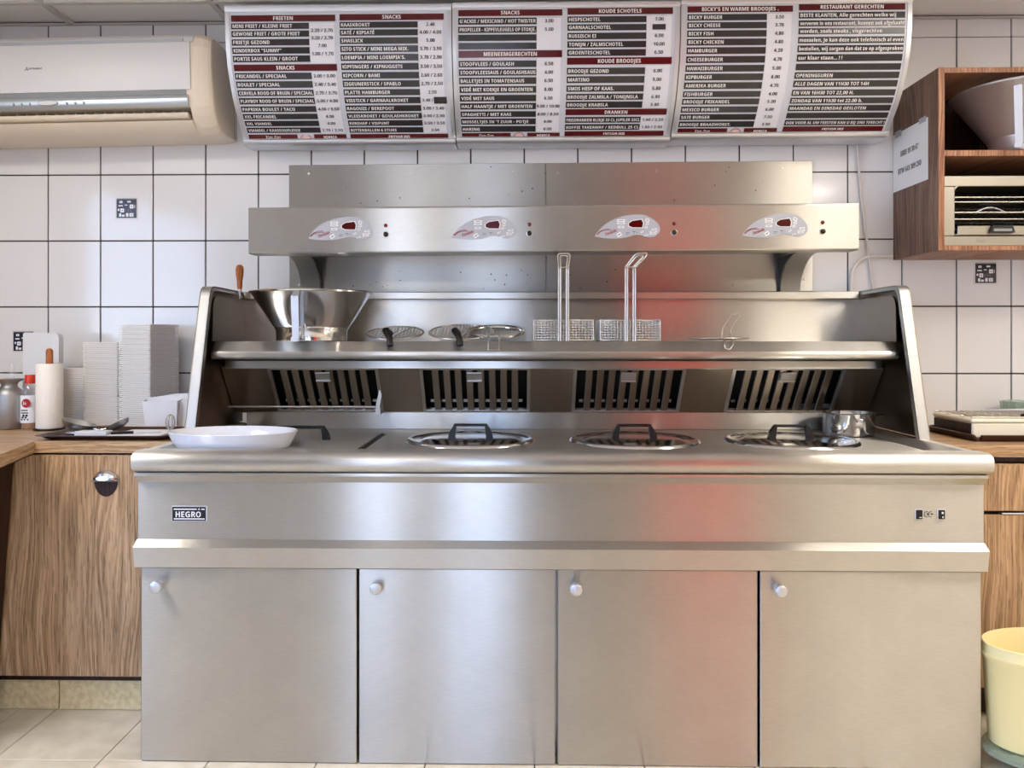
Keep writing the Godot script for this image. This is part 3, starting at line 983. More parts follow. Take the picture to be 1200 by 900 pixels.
func menus() -> void:
	var spans := [[-1.0, -0.2262], [-0.2230, 0.5479], [0.5510, 1.3240]]
	var labels := ["curved menu board headed FRIETEN, beside the air conditioner", "middle curved menu board headed SNACKS and KOUDE SCHOTELS", "curved menu board with the opening hours, beside the wooden cabinet"]
	var bases: Array[Node3D] = []
	for i in 3:
		var a: float = spans[i][0]
		var b: float = spans[i][1]
		var org := V((a + b) / 2, 1.885, 0.0)
		var t := thing("menu_board", labels[i], "menu", org, "curved menu boards over the frying range")
		bases.append(t)
		var face_mb := sheet(a, b, 1.885 + [0.0, 0.003, 0.012][i], 2.296, -0.004, 0.004)
		put("face", face_mb, M.board_face, t).position = -org
		for s in [0, 1]:
			var xa := a if s == 0 else b - 0.006
			var poly := []
			for k in 21:
				var y := lerpf(1.880 + [0.0, 0.003, 0.012][i], 2.29, k / 20.0)
				poly.append_array([zof(clampf(y, 1.885, 2.297)) + 0.003, y])
			poly.append_array([0.02, 2.29, 0.02, 1.880 + [0.0, 0.003, 0.012][i]])
			put("end_cheek", MB.new().ext(P2(poly), V(xa, 0, 0), V(0, 0, 1), V(0, 1, 0), V(0.006, 0, 0)), M.aluminium, t).position = -org
			var xr := a + 0.001 if s == 0 else b - 0.015
			put("side_rail", sheet(xr, xr + 0.014, 1.886 + [0.0, 0.003, 0.012][i], 2.290, 0.0, 0.003), M.aluminium, t).position = -org
		var lift: float = [0.0, 0.008, 0.0145][i]
		var tall: float = [0.0, 0.003, 0.006][i]
		var low: float = [0.0, 0.003, 0.012][i]
		put("top_rail", MB.new().ext(P2([0.03, 2.303 + tall, 0.306, 2.303 + tall, 0.317, 2.300 + tall, 0.322, 2.295 + tall, 0.322, 2.280 + lift, 0.318, 2.275 + lift, 0.310, 2.274 + lift, 0.30, 2.285 + lift, 0.03, 2.295]), V(a, 0, 0), V(0, 0, 1), V(0, 1, 0), V(b - a, 0, 0), true), M.aluminium, t).position = -org
		put("bottom_rail", MB.new().ext(P2([0.02, 1.872 + low, 0.112 + low, 1.868 + low, 0.124 + low, 1.870 + low, 0.131 + low, 1.876 + low, 0.134 + low, 1.884 + low, 0.131 + low, 1.890 + low, 0.12 + low, 1.888 + low, 0.02, 1.880 + low]), V(a, 0, 0), V(0, 0, 1), V(0, 1, 0), V(b - a, 0, 0), true), M.aluminium, t).position = -org

	var W := [MB.new(), MB.new(), MB.new()]
	var D := [MB.new(), MB.new(), MB.new()]
	var go := func(i: int, x0: float, xs: float, x1: float, heads: Array, ys: Array, bars: Array, prices: Array, foot: Array):
		column(bases[i], bases[i].position, x0, xs, x1, heads, ys, bars, prices, foot, W[i], D[i])
	var zip := func(ys: Array, txt: Array) -> Array:
		var r := []
		for k in ys.size():
			if txt[k] != "":
				r.append([ys[k], txt[k]])
		return r
	# first board
	var y1 := [2.228, 2.2024, 2.1748, 2.1485, 2.1223, 2.0698, 2.0448, 2.0197, 1.9967, 1.9737, 1.9531, 1.9338, 1.9153]
	var p1: Array = zip.call(y1.slice(5), ["2.00 / 3.00", "2.40 / 3.40", "2.70 / 3.70", "3.00 / 4.00", "4.00 / 3.50", "4.00", "4.00", "2.70 / 2.50"])
	p1.append_array([[2.2125, "2.20 / 2.70"], [2.188, "3.20 / 3.70"], [2.163, "7.00"], [2.1375, "1.00 / 1.70"]])
	go.call(0, -0.9793, -0.7127, -0.6222, [[2.2644, 2.2431, "FRIETEN"], [2.105, 2.0849, "SNACKS"]], y1,
		["MINI FRIET / KLEINE FRIET", "GEWONE FRIET / GROTE FRIET", "FRIETJE GEZOND", "KINDERBOX \"SUNNY\"", "PORTIE SAUS KLEIN / GROOT", "FRICANDEL / SPECIAAL", "BOULET / SPECIAAL", "CERVELA ROOD OF BRUIN / SPECIAAL", "PLAYBOY ROOD OF BRUIN / SPECIAAL", "PAPRIKA BOULET / TACO", "XXL FRICANDEL", "XXL VIANDEL", "VIANDEL / KAASSOUFLESSE"], p1, [1.9032, 1.8876])
	var y2 := [2.2299, 2.2042, 2.1779, 2.1515, 2.1247, 2.0966, 2.0703, 2.0454, 2.0203, 1.9972, 1.9747, 1.9537, 1.9338, 1.9147]
	go.call(0, -0.6076, -0.3409, -0.2523, [[2.2657, 2.245, "SNACKS"]], y2,
		["KAASKROKET", "SATÉ / KIPSATÉ", "SHASLICK", "SITO STICK / MINI MEGA MIX.", "LOEMPIA / MINI LOEMPIA'S.", "KIPFINGERS / KIPNUGGETS", "KIPCORN / BAMI", "ZIGEUNERSTICK / SPABLO", "PLATTE HAMBURGER", "VISSTICK / GARNAALKROKET", "RAGOUZI / BEREPOOT", "VLEESKROKET / GOULASHKROKET", "BEREHAP / VISPUNT", "BITTERBALLEN 6 STUKS"],
		zip.call(y2, ["2.40", "4.00 / 4.00", "5.00", "3.70 / 3.90", "3.70 / 2.90", "3.50 / 3.50", "2.60 / 2.60", "2.70 / 2.50", "2.50", "3.40 / #", "3.00 / 3.40", "2.50 / 2.50", "3.50 / 3.50", "2.50"]), [1.9032, 1.8876, "FRITUUR IRIS"])
	# middle board
	var y3 := [2.2386, 2.2106, 2.1845, 2.1578, 2.102, 2.0766, 2.0519, 2.0263, 2.0013, 1.9785, 1.9565, 1.9363, 1.9158]
	go.call(1, -0.2029, 0.0631, 0.1504, [[2.2768, 2.2557, "SNACKS"], [2.1433, 2.1215, "MEENEEMGERECHTEN"]], y3,
		["G'ACKIE / MEXICANO / HOT TWISTER", "PROPELLER - KIPPEVLEUGELS OP STOKJE.", "", "", "STOOFVLEES / GOULASH", "STOOFVLEESSAUS / GOULASHSAUS", "BALLETJES IN TOMATENSAUS", "VIDÉ MET KOEKJE EN GROENTEN", "VIDÉ MET SAUS", "HALF HAANTJE / MET GROENTEN", "SPAGHETTI / MET KAAS", "MOSSELTJES IN 'T ZUUR - POTJE", "HARING"],
		zip.call(y3, ["3.00", "5.00", "", "", "6.50", "4.00", "6.50", "8.00", "6.50", "9.00 / 10.00", "8.00 / 8.50", "4.00", "6.00"]), [1.9046, 1.8899])
	var y4 := [2.2419, 2.2157, 2.1877, 2.1609, 2.1348, 2.0789, 2.0536, 2.0275, 2.0035, 1.9813, 1.9396, 1.9197]
	go.call(1, 0.1677, 0.4346, 0.5235, [[2.2801, 2.2583, "KOUDE SCHOTELS"], [2.1196, 2.0983, "KOUDE BROODJES"], [1.9692, 1.9527, "DRANKEN"]], y4,
		["HESPSCHOTEL", "GARNAALSCHOTEL", "RUSSISCH EI", "TONIJN / ZALMSCHOTEL", "GROENTESCHOTEL", "BROODJE GEZOND", "MARTINO", "SMOS HESP OF KAAS.", "BROODJE ZALMSLA / TONIJNSLA", "BROODJE KRABSLA", "FRISDRANKEN BLIKJE 33 CL JUPILER 33CL", "KOFFIE TAKEAWAY / REDBULL 25 CL"],
		zip.call(y4, ["7.00", "#", "6.50", "10.00", "6.50", "6.00", "5.00", "5.80", "6.80", "5.80", "1.90 / 2.20", "1.80 / 2.90"]), [1.9085, 1.8945, "FRITUUR IRIS"])
	# third board
	var y5 := [2.2458, 2.2194, 2.1926, 2.1656, 2.1386, 2.111, 2.0844, 2.059, 2.0339, 2.0093, 1.9882, 1.9663, 1.9455, 1.9258]
	go.call(2, 0.5723, 0.8392, 0.9261, [[2.2833, 2.2625, "BICKY'S EN WARME BROODJES ."]], y5,
		["BICKY BURGER", "BICKY CHEESE", "BICKY FISH", "BICKY CHICKEN", "HAMBURGER", "CHEESEBURGER", "HAWAIIBURGER", "KIPBURGER", "AMERIKA BURGER", "FISHBURGER", "BROODJE FRIKANDEL", "MEXICO BURGER", "SATE BURGER", "BROODJE BRAADWORST."],
		zip.call(y5, ["3.50", "3.70", "4.80", "4.80", "4.20", "4.70", "5.00", "6.00", "4.70", "4.00", "5.20", "6.00", "7.50", "3.50"]), [1.9146, 1.8998])
	var y6 := [2.25, 2.2235, 2.198, 2.1697, 2.1424, 2.1142, 2.0868, 2.062, 2.0376, 2.0117, 1.9894, 1.9686, 1.9484, 1.9293]
	go.call(2, 0.9461, 1.3008, 1.3008, [[2.2875, 2.2666, "RESTAURANT GERECHTEN"]], y6,
		["BESTE KLANTEN, Alle gerechten welke wij", "serveren in ons restaurant, kunnen ook afgehaald", "worden, zoals steaks , visgerechten", "mosselen, Je kan deze ook telefonisch al even", "bestellen, wij zorgen dan dat ze op afgesproken", "uur klaar staan... ! !", "", "OPENINGSUREN", "ALLE DAGEN VAN 11H30 TOT 14H", "EN VAN 16H30 TOT 22,00 H.", "ZONDAG VAN 11h30 tot 22.00 h.", "MAANDAG EN DINSDAG GESLOTEN", "", "OOK VOOR AL UW FEESTEN KAN U BIJ ONS TERECHT !"],
		[], [1.9187, 1.9046, "FRITUUR IRIS"])
	for i in 3:
		put("lettering", W[i], M.print_white, bases[i]).position = -bases[i].position
		put("price_lettering", D[i], M.print_black, bases[i]).position = -bases[i].position

# ---------------------------------------------------------------- air conditioner
func air_conditioner() -> void:
	var c := V(-1.5, 1.883, 0.0)
	var t := thing("air_conditioner", "cream and white wall air conditioner above the white tiles", "air conditioner", c)
	t.rotation.z = 0.017
	var x0 := -2.3 - c.x
	var x1 := -1.125 - c.x
	var X := V(0, 0, 1)
	var Y := V(0, 1, 0)
	var body := [0.0, 0.012, 0.10, 0.0, 0.17, 0.004, 0.205, 0.022, 0.232, 0.055, 0.248, 0.085, 0.256, 0.12, 0.262, 0.17, 0.265, 0.23, 0.264, 0.29, 0.256, 0.322, 0.240, 0.338, 0.20, 0.345, 0.0, 0.338]
	var hollow := [0.0, 0.012, 0.10, 0.0, 0.17, 0.004, 0.205, 0.018, 0.226, 0.034, 0.232, 0.041, 0.228, 0.044, 0.13, 0.03, 0.13, 0.083, 0.248, 0.083, 0.256, 0.12, 0.262, 0.17, 0.265, 0.23, 0.264, 0.29, 0.256, 0.322, 0.240, 0.338, 0.20, 0.345, 0.0, 0.338]
	put("casing", MB.new().ext(P2(hollow), V(x0, 0, 0), X, Y, V(x1 - x0 - 0.02, 0, 0), true), M.cream_plastic, t)
	put("end_block", MB.new().ext(P2(body), V(x1 - 0.02, 0, 0), X, Y, V(0.02, 0, 0), true), M.cream_plastic, t)
	put("front_panel", MB.new().ext(P2([0.25, 0.142, 0.262, 0.142, 0.267, 0.18, 0.270, 0.23, 0.270, 0.28, 0.267, 0.306, 0.255, 0.306]), V(x0, 0, 0), X, Y, V(x1 - x0 - 0.012, 0, 0), true), M.white_plastic, t)
	put("top_panel", MB.new().ext(P2([0.20, 0.347, 0.242, 0.340, 0.260, 0.322, 0.266, 0.308, 0.255, 0.306, 0.20, 0.335]), V(x0, 0, 0), X, Y, V(x1 - x0 - 0.002, 0, 0), true), M.white_plastic, t)
	put("trim_line", MB.new().ext(P2([0.262, 0.3055, 0.2688, 0.3055, 0.2675, 0.317, 0.262, 0.317]), V(x0, 0, 0), X, Y, V(x1 - x0 - 0.035, 0, 0)), M.silver_plastic, t)
	put("grille_slot", MB.new().ext(P2([0.24, 0.124, 0.2585, 0.124, 0.2615, 0.141, 0.24, 0.141]), V(x0, 0, 0), X, Y, V(x1 - x0 - 0.03, 0, 0)), M.grey_plastic, t)
	put("band", MB.new().ext(P2([0.235, 0.084, 0.2515, 0.083, 0.262, 0.094, 0.266, 0.107, 0.263, 0.121, 0.258, 0.125, 0.235, 0.125]), V(x0, 0, 0), X, Y, V(x1 - x0 - 0.024, 0, 0), true), M.silver_plastic, t)
	put("outlet", MB.new().ext(P2([0.131, 0.031, 0.150, 0.034, 0.150, 0.082, 0.131, 0.082]), V(x0, 0, 0), X, Y, V(x1 - x0 - 0.03, 0, 0)), M.near_black, t)
	put("vane", MB.new().ext(P2([0.19, 0.044, 0.240, 0.049, 0.247, 0.054, 0.250, 0.061, 0.247, 0.066, 0.24, 0.066, 0.19, 0.052]), V(x0, 0, 0), X, Y, V(x1 - x0 - 0.03, 0, 0)), M.cream_plastic, t)
	var fins := MB.new()
	for k in 26:
		fins.box(V(x1 - 0.06 - k * 0.035, 0.036, 0.14), V(x1 - 0.0575 - k * 0.035, 0.082, 0.218), 0.0)
	put("fins", fins, M.cream_plastic, t)
	# rounded end cap
	var cap := MB.new()
	var prev := []
	for k in 6:
		var a := k / 5.0 * PI / 2
		var f := cos(a)
		var ring := []
		for q in range(0, body.size(), 2):
			var z: float = body[q]
			var y: float = body[q + 1]
			var in_ := 0.045 * (1.0 - f)
			ring.append(V(x1 + 0.058 * sin(a), lerpf(y, 0.17, in_ * 2.2), lerpf(z, 0.10, in_ * 2.6) if z > 0.02 else z))
		if k > 0:
			for i in ring.size():
				var j := (i + 1) % ring.size()
				cap.quad(prev[i], prev[j], ring[j], ring[i], (prev[i] + ring[j]) / 2 - V(x1 - 0.05, 0.17, 0.10))
		prev = ring
	for i in range(1, prev.size() - 1):
		cap.flat_tri(prev[0], prev[i], prev[i + 1], V(1, 0, 0))
	put("end_cap", cap, M.cream_plastic, t)
	put("end_seam", MB.new().box(V(x1 + 0.0585, 0.02, 0.03), V(x1 + 0.0592, 0.33, 0.034), 0.0), M.grey_plastic, t)
	var lamp := MB.new()
	for q in [-0.261, -0.232, -0.203, -0.073, -0.043, -0.013]:
		lamp.ext(ellipse(0.0035, 0.0062), V(q, 0.102, 0.2625), V(1, 0, 0), V(0, 1, 0), V(0, 0, 0.003))
	put("indicator_marks", lamp, M.grey_plastic, t)
	var ov := put("receiver_window", MB.new().ext(ellipse(0.036, 0.0095), V(-0.139, 0.103, 0.2615), V(1, 0, 0), V(0, 1, 0), V(0, 0, 0.0055)), M.grey_plastic, t)
	put("receiver_lens", MB.new().ext(ellipse(0.0335, 0.0078), V(-0.139, 0.103, 0.2668), V(1, 0, 0), V(0, 1, 0), V(0, 0, 0.0015)), M.white_plastic, ov)
	var lg := MB.new()
	text(lg, "MITSUBISHI", at(-0.200, 0.223, 0.2712), 0.0058, 0.062, -1, true)
	for a in [90, 210, 330]:
		var d := Vector2(cos(deg_to_rad(a)), sin(deg_to_rad(a)))
		var s := Vector2(-d.y, d.x)
		lg.ext(PackedVector2Array([Vector2.ZERO, d * 0.0042 + s * 0.0024, d * 0.0084, d * 0.0042 - s * 0.0024]), V(-0.209, 0.2215, 0.2705), V(1, 0, 0), V(0, 1, 0), V(0, 0, 0.0006))
	put("logo", lg, M.print_grey, t)

func ellipse(a: float, b: float, segs := 24) -> PackedVector2Array:
	var r := PackedVector2Array()
	for k in segs:
		r.append(Vector2(cos(TAU * k / segs) * a, sin(TAU * k / segs) * b))
	return r

# ---------------------------------------------------------------- wall cabinet on the right and what is in it
func wall_cabinet() -> void:
	var c := V(1.405, 1.456, 0.0)
	var t := thing("wall_cabinet", "open walnut wall cabinet with a shelf, a notice stuck on its side", "cabinet", c)
	var w := 0.72
	bx("side_panel", V(0, 0, 0.001), V(0.02, 0.612, 0.327), M.walnut, t, 0.001)
	bx("side_panel", V(w - 0.02, 0, 0.001), V(w, 0.612, 0.327), M.walnut, t, 0.001)
	bx("top_panel", V(0.02, 0.594, 0.001), V(w - 0.02, 0.612, 0.327), M.walnut_edge, t, 0.001)
	bx("bottom_panel", V(0.02, 0, 0.001), V(w - 0.02, 0.016, 0.327), M.walnut_edge, t, 0.001)
	bx("shelf", V(0.02, 0.316, 0.02), V(w - 0.02, 0.336, 0.324), M.walnut_edge, t, 0.001)
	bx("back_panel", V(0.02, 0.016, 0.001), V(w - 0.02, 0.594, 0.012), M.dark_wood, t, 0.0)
	var ed := MB.new()
	ed.box(V(-0.0003, -0.0003, 0.327), V(0.0205, 0.6123, 0.3285), 0.0005)
	put("edge_band", ed, M.walnut_edge, t)
	# paper notice taped to the outside
	var n := thing("paper_notice", "white paper notice with two printed lines taped to the wooden cabinet side", "notice", V(1.4045, 1.707, 0.14))
	var sheet_ := MB.new().box(V(-0.0012, 0.0, -0.135), V(-0.0004, 0.2135, 0.122), 0.0)
	put("sheet", sheet_, M.paper, n)
	bx("tape", V(-0.0018, 0.198, -0.12), V(-0.0012, 0.222, -0.07), M.label_grey, n, 0.0)
	bx("tape", V(-0.0018, 0.203, 0.06), V(-0.0012, 0.222, 0.11), M.label_grey, n, 0.0)
	var tx := MB.new()
	var b := Basis(V(0, 0, 1), V(0, 1, 0), V(-1, 0, 0))
	text(tx, "HRH 10 30 67", Transform3D(b, V(-0.002, 0.131, -0.075)), 0.019, 0.132, -1, true, "Droid Serif")
	text(tx, "BTW 641 309 260", Transform3D(b, V(-0.002, 0.069, -0.095)), 0.019, 0.172, -1, true, "Droid Serif")
	put("lettering", tx, M.print_black, n)
	scuttle("chip_scuttle", "large dull steel scuttle in the open wooden wall cabinet", V(1.742, 1.793, 0.235), 0.224, 0.105, 0.212, 0.052, M.dull_steel, -0.62)
	toaster()
	# cords
	var pts := []
	for k in 13:
		var q := k / 12.0
		pts.append(V(1.267 + 0.062 * pow(q, 1.5) + 0.004 * sin(q * 3.0), 1.885 - 0.56 * q, 0.012))
	tag(put("cord", MB.new().tube(pts, 0.0045, 6), M.cord), "thin white cord hanging straight down from the right menu board", "cord")
	var p2 := [V(1.398, 1.470, 0.012)]
	for k in 11:
		var a := k * PI / 2 / 10
		p2.append(V(1.322 - 0.075 * sin(a), 1.470 - 0.075 * (1.0 - cos(a)) - 0.004 * k / 10.0, 0.012))
	p2.append(V(1.243, 1.335, 0.012))
	tag(put("cord", MB.new().tube(p2, 0.0065, 8), M.cord), "thick white cord bending down beside the wooden wall cabinet", "cord")

# flared steel bowl on a short drum, with a bracket riveted to its front
func scuttle(called: String, label: String, o: Vector3, r: float, rb: float, h: float, hb: float, m: Material, turn: float) -> Node3D:
	var t := thing(called, label, "scuttle", o)
	put("bowl", MB.new().lathe([Vector2(rb + 0.004, hb), Vector2(rb + 0.012, hb + 0.008), Vector2(r - 0.004, h - 0.006), Vector2(r + 0.002, h - 0.005), Vector2(r + 0.004, h - 0.001), Vector2(r + 0.001, h + 0.002), Vector2(r - 0.006, h - 0.001), Vector2(rb + 0.006, hb + 0.006), Vector2(0, hb + 0.004)], Vector3.ZERO, 56), m, t)
	put("drum", MB.new().lathe([Vector2(0, 0.0), Vector2(rb - 0.004, 0.0), Vector2(rb, 0.003), Vector2(rb, hb - 0.008), Vector2(rb + 0.005, hb - 0.003), Vector2(rb + 0.005, hb + 0.003), Vector2(rb - 0.002, hb + 0.006)], Vector3.ZERO, 48), m, t)
	var dir := V(sin(turn), 0, cos(turn))
	var side := V(cos(turn), 0, -sin(turn))
	var top := dir * (r - 0.018) + V(0, h - 0.016, 0)
	var low := dir * (rb + 0.055) + V(0, 0.012, 0)
	var br := MB.new()
	var e := (top - low).normalized()
	var nn := side.cross(e).normalized()
	if nn.dot(dir) < 0:
		nn = -nn
	var L := (top - low).length()
	br.ext(P2([-0.011, 0, 0.011, 0, 0.012, L * 0.96, 0.009, L + 0.006, 0.0, L + 0.012, -0.009, L + 0.006, -0.012, L * 0.96]), low, side, e, nn * 0.004)
	br.ext(P2([-0.012, 0.0, 0.010, 0.0, 0.010, 0.012, -0.012, 0.012]), low + nn * 0.002, side, nn, V(0, -0.012, 0))
	br.ext(P2([-0.008, 0, 0.008, 0, 0.008, -0.062, -0.008, -0.062]), low + V(0, 0.010, 0), side, dir, V(0, -0.004, 0))
	put("bracket", br, M.aluminium, t)
	var rv := MB.new()
	for s in [-0.003, 0.004]:
		rv.ext(disc(0.0028, 8), low + e * (L * 0.97 + s * 1.6) + side * s + nn * 0.004, side, e, nn * 0.0015)
	put("rivets", rv, M.dull_steel, t)
	var hk := []
	for k in 9:
		var a := PI * k / 8
		hk.append(low + side * (0.022 + 0.006 * cos(a)) + dir * -0.012 + V(0, 0.012 + 0.022 * sin(a) + 0.01, 0))
	hk.append(low + side * 0.016 + dir * -0.012 + V(0, -0.004, 0))
	put("hook", MB.new().tube(hk, 0.0022, 6), M.wire, t)
	return t

func toaster() -> void:
	var o := V(1.428, 1.472, 0.0)
	var t := thing("grill_oven", "steel grill oven with wire racks on the bottom of the wooden wall cabinet", "oven", o)
	var w := 0.66
	var h := 0.236
	var st: Material = M.old_steel
	bx("top", V(0, h - 0.008, 0.02), V(w, h, 0.308), st, t)
	bx("base", V(0, 0.0, 0.02), V(w, 0.03, 0.308), st, t)
	bx("side", V(0, 0.03, 0.02), V(0.008, h - 0.008, 0.308), st, t)
	bx("side", V(w - 0.008, 0.03, 0.02), V(w, h - 0.008, 0.308), st, t)
	bx("back", V(0.008, 0.03, 0.02), V(w - 0.008, h - 0.008, 0.028), M.near_black, t)
	# front frame round the rounded window
	bx("front_frame", V(0, h - 0.036, 0.308), V(w, h, 0.316), st, t, 0.002)
	bx("front_frame", V(0, 0.0, 0.308), V(w, 0.034, 0.316), st, t, 0.002)
	bx("front_frame", V(0, 0.034, 0.308), V(0.038, h - 0.036, 0.316), st, t, 0.002)
	bx("front_frame", V(w - 0.10, 0.034, 0.308), V(w, h - 0.036, 0.316), st, t, 0.002)
	var g := MB.new()
	var corner := PackedVector2Array([Vector2(0, 0)])
	for k in 7:
		var a := PI / 2 * k / 6
		corner.append(Vector2(0.016 - 0.016 * sin(a), -0.016 + 0.016 * cos(a)))
	g.ext(corner, V(0.038, h - 0.036, 0.308), V(1, 0, 0), V(0, 1, 0), V(0, 0, 0.008))
	put("frame_corner", g, st, t)
	for y in [0.092, 0.115, 0.150, 0.166]:
		var r := MB.new()
		for z in [0.05, 0.30]:
			r.tube([V(0.012, y, z), V(w - 0.012, y, z)], 0.0026, 6)
		for k in 30:
			var x := 0.03 + k * 0.02
			r.tube([V(x, y + 0.002, 0.05), V(x, y + 0.002, 0.30)], 0.0016, 5)
		put("wire_rack", r, M.wire, t)
	var el := MB.new()
	for k in 3:
		var arc := []
		for q in 9:
			arc.append(V(0.16 + 0.16 * k + 0.10 * q / 8.0, 0.128 + 0.016 * sin(PI * q / 8), 0.22))
		el.tube(arc, 0.004, 6)
	put("heating_element", el, M.dull_steel, t)
	bx("crumb_tray", V(0.012, 0.036, 0.06), V(w - 0.102, 0.040, 0.316), st, t)
	bx("tray_front", V(0.047, 0.036, 0.312), V(w - 0.105, 0.068, 0.318), st, t, 0.002)
	var hd := MB.new().ext(P2([0.0, 0.0, 0.082, 0.0, 0.074, 0.024, 0.008, 0.024]), V(0.147, 0.043, 0.318), V(1, 0, 0), V(0, 1, 0), V(0, 0, 0.014))
	var ho := put("tray_handle", hd, M.black, t)
	bx("handle_glint", V(0.158, 0.0475, 0.3322), V(0.218, 0.056, 0.3326), M.grey_plastic, ho, 0.0)
	var tx := MB.new()
	text(tx, "Tosat", at(0.108, 0.017, 0.3165), 0.008, 0.04, -1, true)
	put("brand_print", tx, M.print_grey, t)

# ---------------------------------------------------------------- floor units left and right
func left_units() -> void:
	var t := thing("base_cabinet", "oak base cabinet with one door and a cup handle left of the range", "cabinet", V(-1.3, 0.1, 0))
	var o := V(1.3, -0.1, 0)
	bx("body", V(-1.70, 0.10, 0.01) + o, V(-1.05, 0.80, 0.575) + o, M.dark_wood, t)
	bx("door", V(-1.70, 0.122, 0.579) + o, V(-1.052, 0.803, 0.598) + o, M.door_wood, t, 0.0015)
	var hn := MB.new()
	var half := []
	for k in 13:
		var a := PI * k / 12
		half.append_array([0.041 * cos(a), 0.014 * sin(a)])
	# arched hood of the handle
	for k in 12:
		var a0 := PI * k / 12
		var a1 := PI * (k + 1) / 12
		for j in 4:
			var b0 := PI / 2 * j / 4
			var b1 := PI / 2 * (j + 1) / 4
			var f := func(a: float, b: float) -> Vector3: return V(0.041 * cos(a) * (0.45 + 0.55 * cos(b)), 0.030 * sin(a) * cos(b), 0.020 * sin(b))
			hn.quad(f.call(a0, b0), f.call(a1, b0), f.call(a1, b1), f.call(a0, b1), V(0, 0.3, 1))
	hn.box(V(-0.042, -0.004, 0.0), V(0.042, 0.002, 0.016), 0.0015)
	var hd := put("handle", hn, M.chrome, t)
	hd.position = V(-1.265, 0.728, 0.598) + o
	var lowhalf := []
	for k in 13:
		var a := PI + PI * k / 12
		lowhalf.append_array([0.037 * cos(a), 0.050 * sin(a)])
	put("finger_recess", MB.new().ext(P2(lowhalf), V(0, -0.003, 0), V(1, 0, 0), V(0, 1, 0), V(0, 0, 0.001)), M.dark_wood, hd)
	# slanted end of the next units; shade under the worktop put into its colour
	var e := thing("end_panel", "slanted end panel of the left-hand counter, coloured dark for shade under the worktop", "panel", V(-1.8, 0.1, 0.6))
	var mb := MB.new()
	var q := [V(-0.3, 0.0, 0.012), V(0.206, 0.0, 0.012), V(0.257, 0.70, 0.012), V(-0.3, 0.70, 0.012)]
	for k in 4:
		mb.quad(q[k], q[(k + 1) % 4], q[(k + 1) % 4] + V(0, 0, 0.33), q[k] + V(0, 0, 0.33), [V(0, -1, 0), V(1, 0, 0), V(0, 1, 0), V(-1, 0, 0)][k])
	mb.quad(q[0], q[1], q[2], q[3], V(0, 0, -1))
	mb.quad(q[0] + V(0, 0, 0.33), q[1] + V(0, 0, 0.33), q[2] + V(0, 0, 0.33), q[3] + V(0, 0, 0.33), V(0, 0, 1))
	put("panel", mb, M.dark_wood, e)
	bx("foot", V(-0.3, -0.1, 0.02), V(0.19, 0.0, 0.30), M.dark_wood, e)
	var outline := P2([-2.6, 0.002, -1.046, 0.002, -1.046, 0.602, -1.486, 0.602, -1.39, 0.95, -2.6, 0.95])
	var wt := thing("worktop", "oak worktop corner under the paper towel and tray stacks", "worktop", V(-1.5, 0.805, 0.3))
	put("slab", MB.new().ext(outline, V(1.5, 0.005, -0.3), V(1, 0, 0), V(0, 0, 1), V(0, 0.035, 0)), M.top_wood, wt)
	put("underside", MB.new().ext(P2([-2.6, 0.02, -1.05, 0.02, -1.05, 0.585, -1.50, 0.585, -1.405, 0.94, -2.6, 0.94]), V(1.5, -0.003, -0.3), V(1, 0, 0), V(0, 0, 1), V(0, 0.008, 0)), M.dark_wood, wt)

func right_units() -> void:
	var t := thing("base_cabinet", "oak base cabinet with a drawer over a door, right of the range", "cabinet", V(1.6, 0.1, 0))
	var o := V(-1.6, -0.1, 0)
	bx("body", V(1.275, 0.10, 0.01) + o, V(2.05, 0.785, 0.575) + o, M.dark_wood, t)
	bx("plinth", V(1.275, 0.0, 0.03) + o, V(2.05, 0.10, 0.52) + o, M.dark_wood, t)
	bx("drawer_front", V(1.28, 0.642, 0.579) + o, V(2.045, 0.783, 0.598) + o, M.door_wood, t)
	bx("door", V(1.28, 0.11, 0.579) + o, V(2.045, 0.630, 0.598) + o, M.door_wood, t)
	bx("grip", V(1.455, 0.6315, 0.575) + o, V(1.53, 0.636, 0.600) + o, M.aluminium, t, 0.001)
	var wt := thing("worktop", "oak worktop under the appliance in the brown tray, right of the range", "worktop", V(1.6, 0.80, 0.3))
	bx("slab", V(-0.337, 0.004, -0.298), V(0.5, 0.040, 0.302), M.top_wood, wt, 0.002)
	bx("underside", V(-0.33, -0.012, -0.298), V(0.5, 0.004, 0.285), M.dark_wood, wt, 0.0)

# ---------------------------------------------------------------- lids, dish and pan on the deck
func grip_handle(half: float, m: Material) -> MB:
	var mb := MB.new()
	for s in [-1.0, 1.0]:
		mb.ext(P2([s * half - 0.012 * s, 0.0, s * half + 0.010 * s, 0.0, s * half + 0.006 * s, 0.018, s * half - 0.008 * s, 0.040, s * half - 0.020 * s, 0.044, s * half - 0.016 * s, 0.036]), V(0, 0, -0.011), V(1, 0, 0), V(0, 1, 0), V(0, 0, 0.022))
	mb.box(V(-half + 0.008, 0.036, -0.008), V(half - 0.008, 0.044, 0.008), 0.003)
	return mb

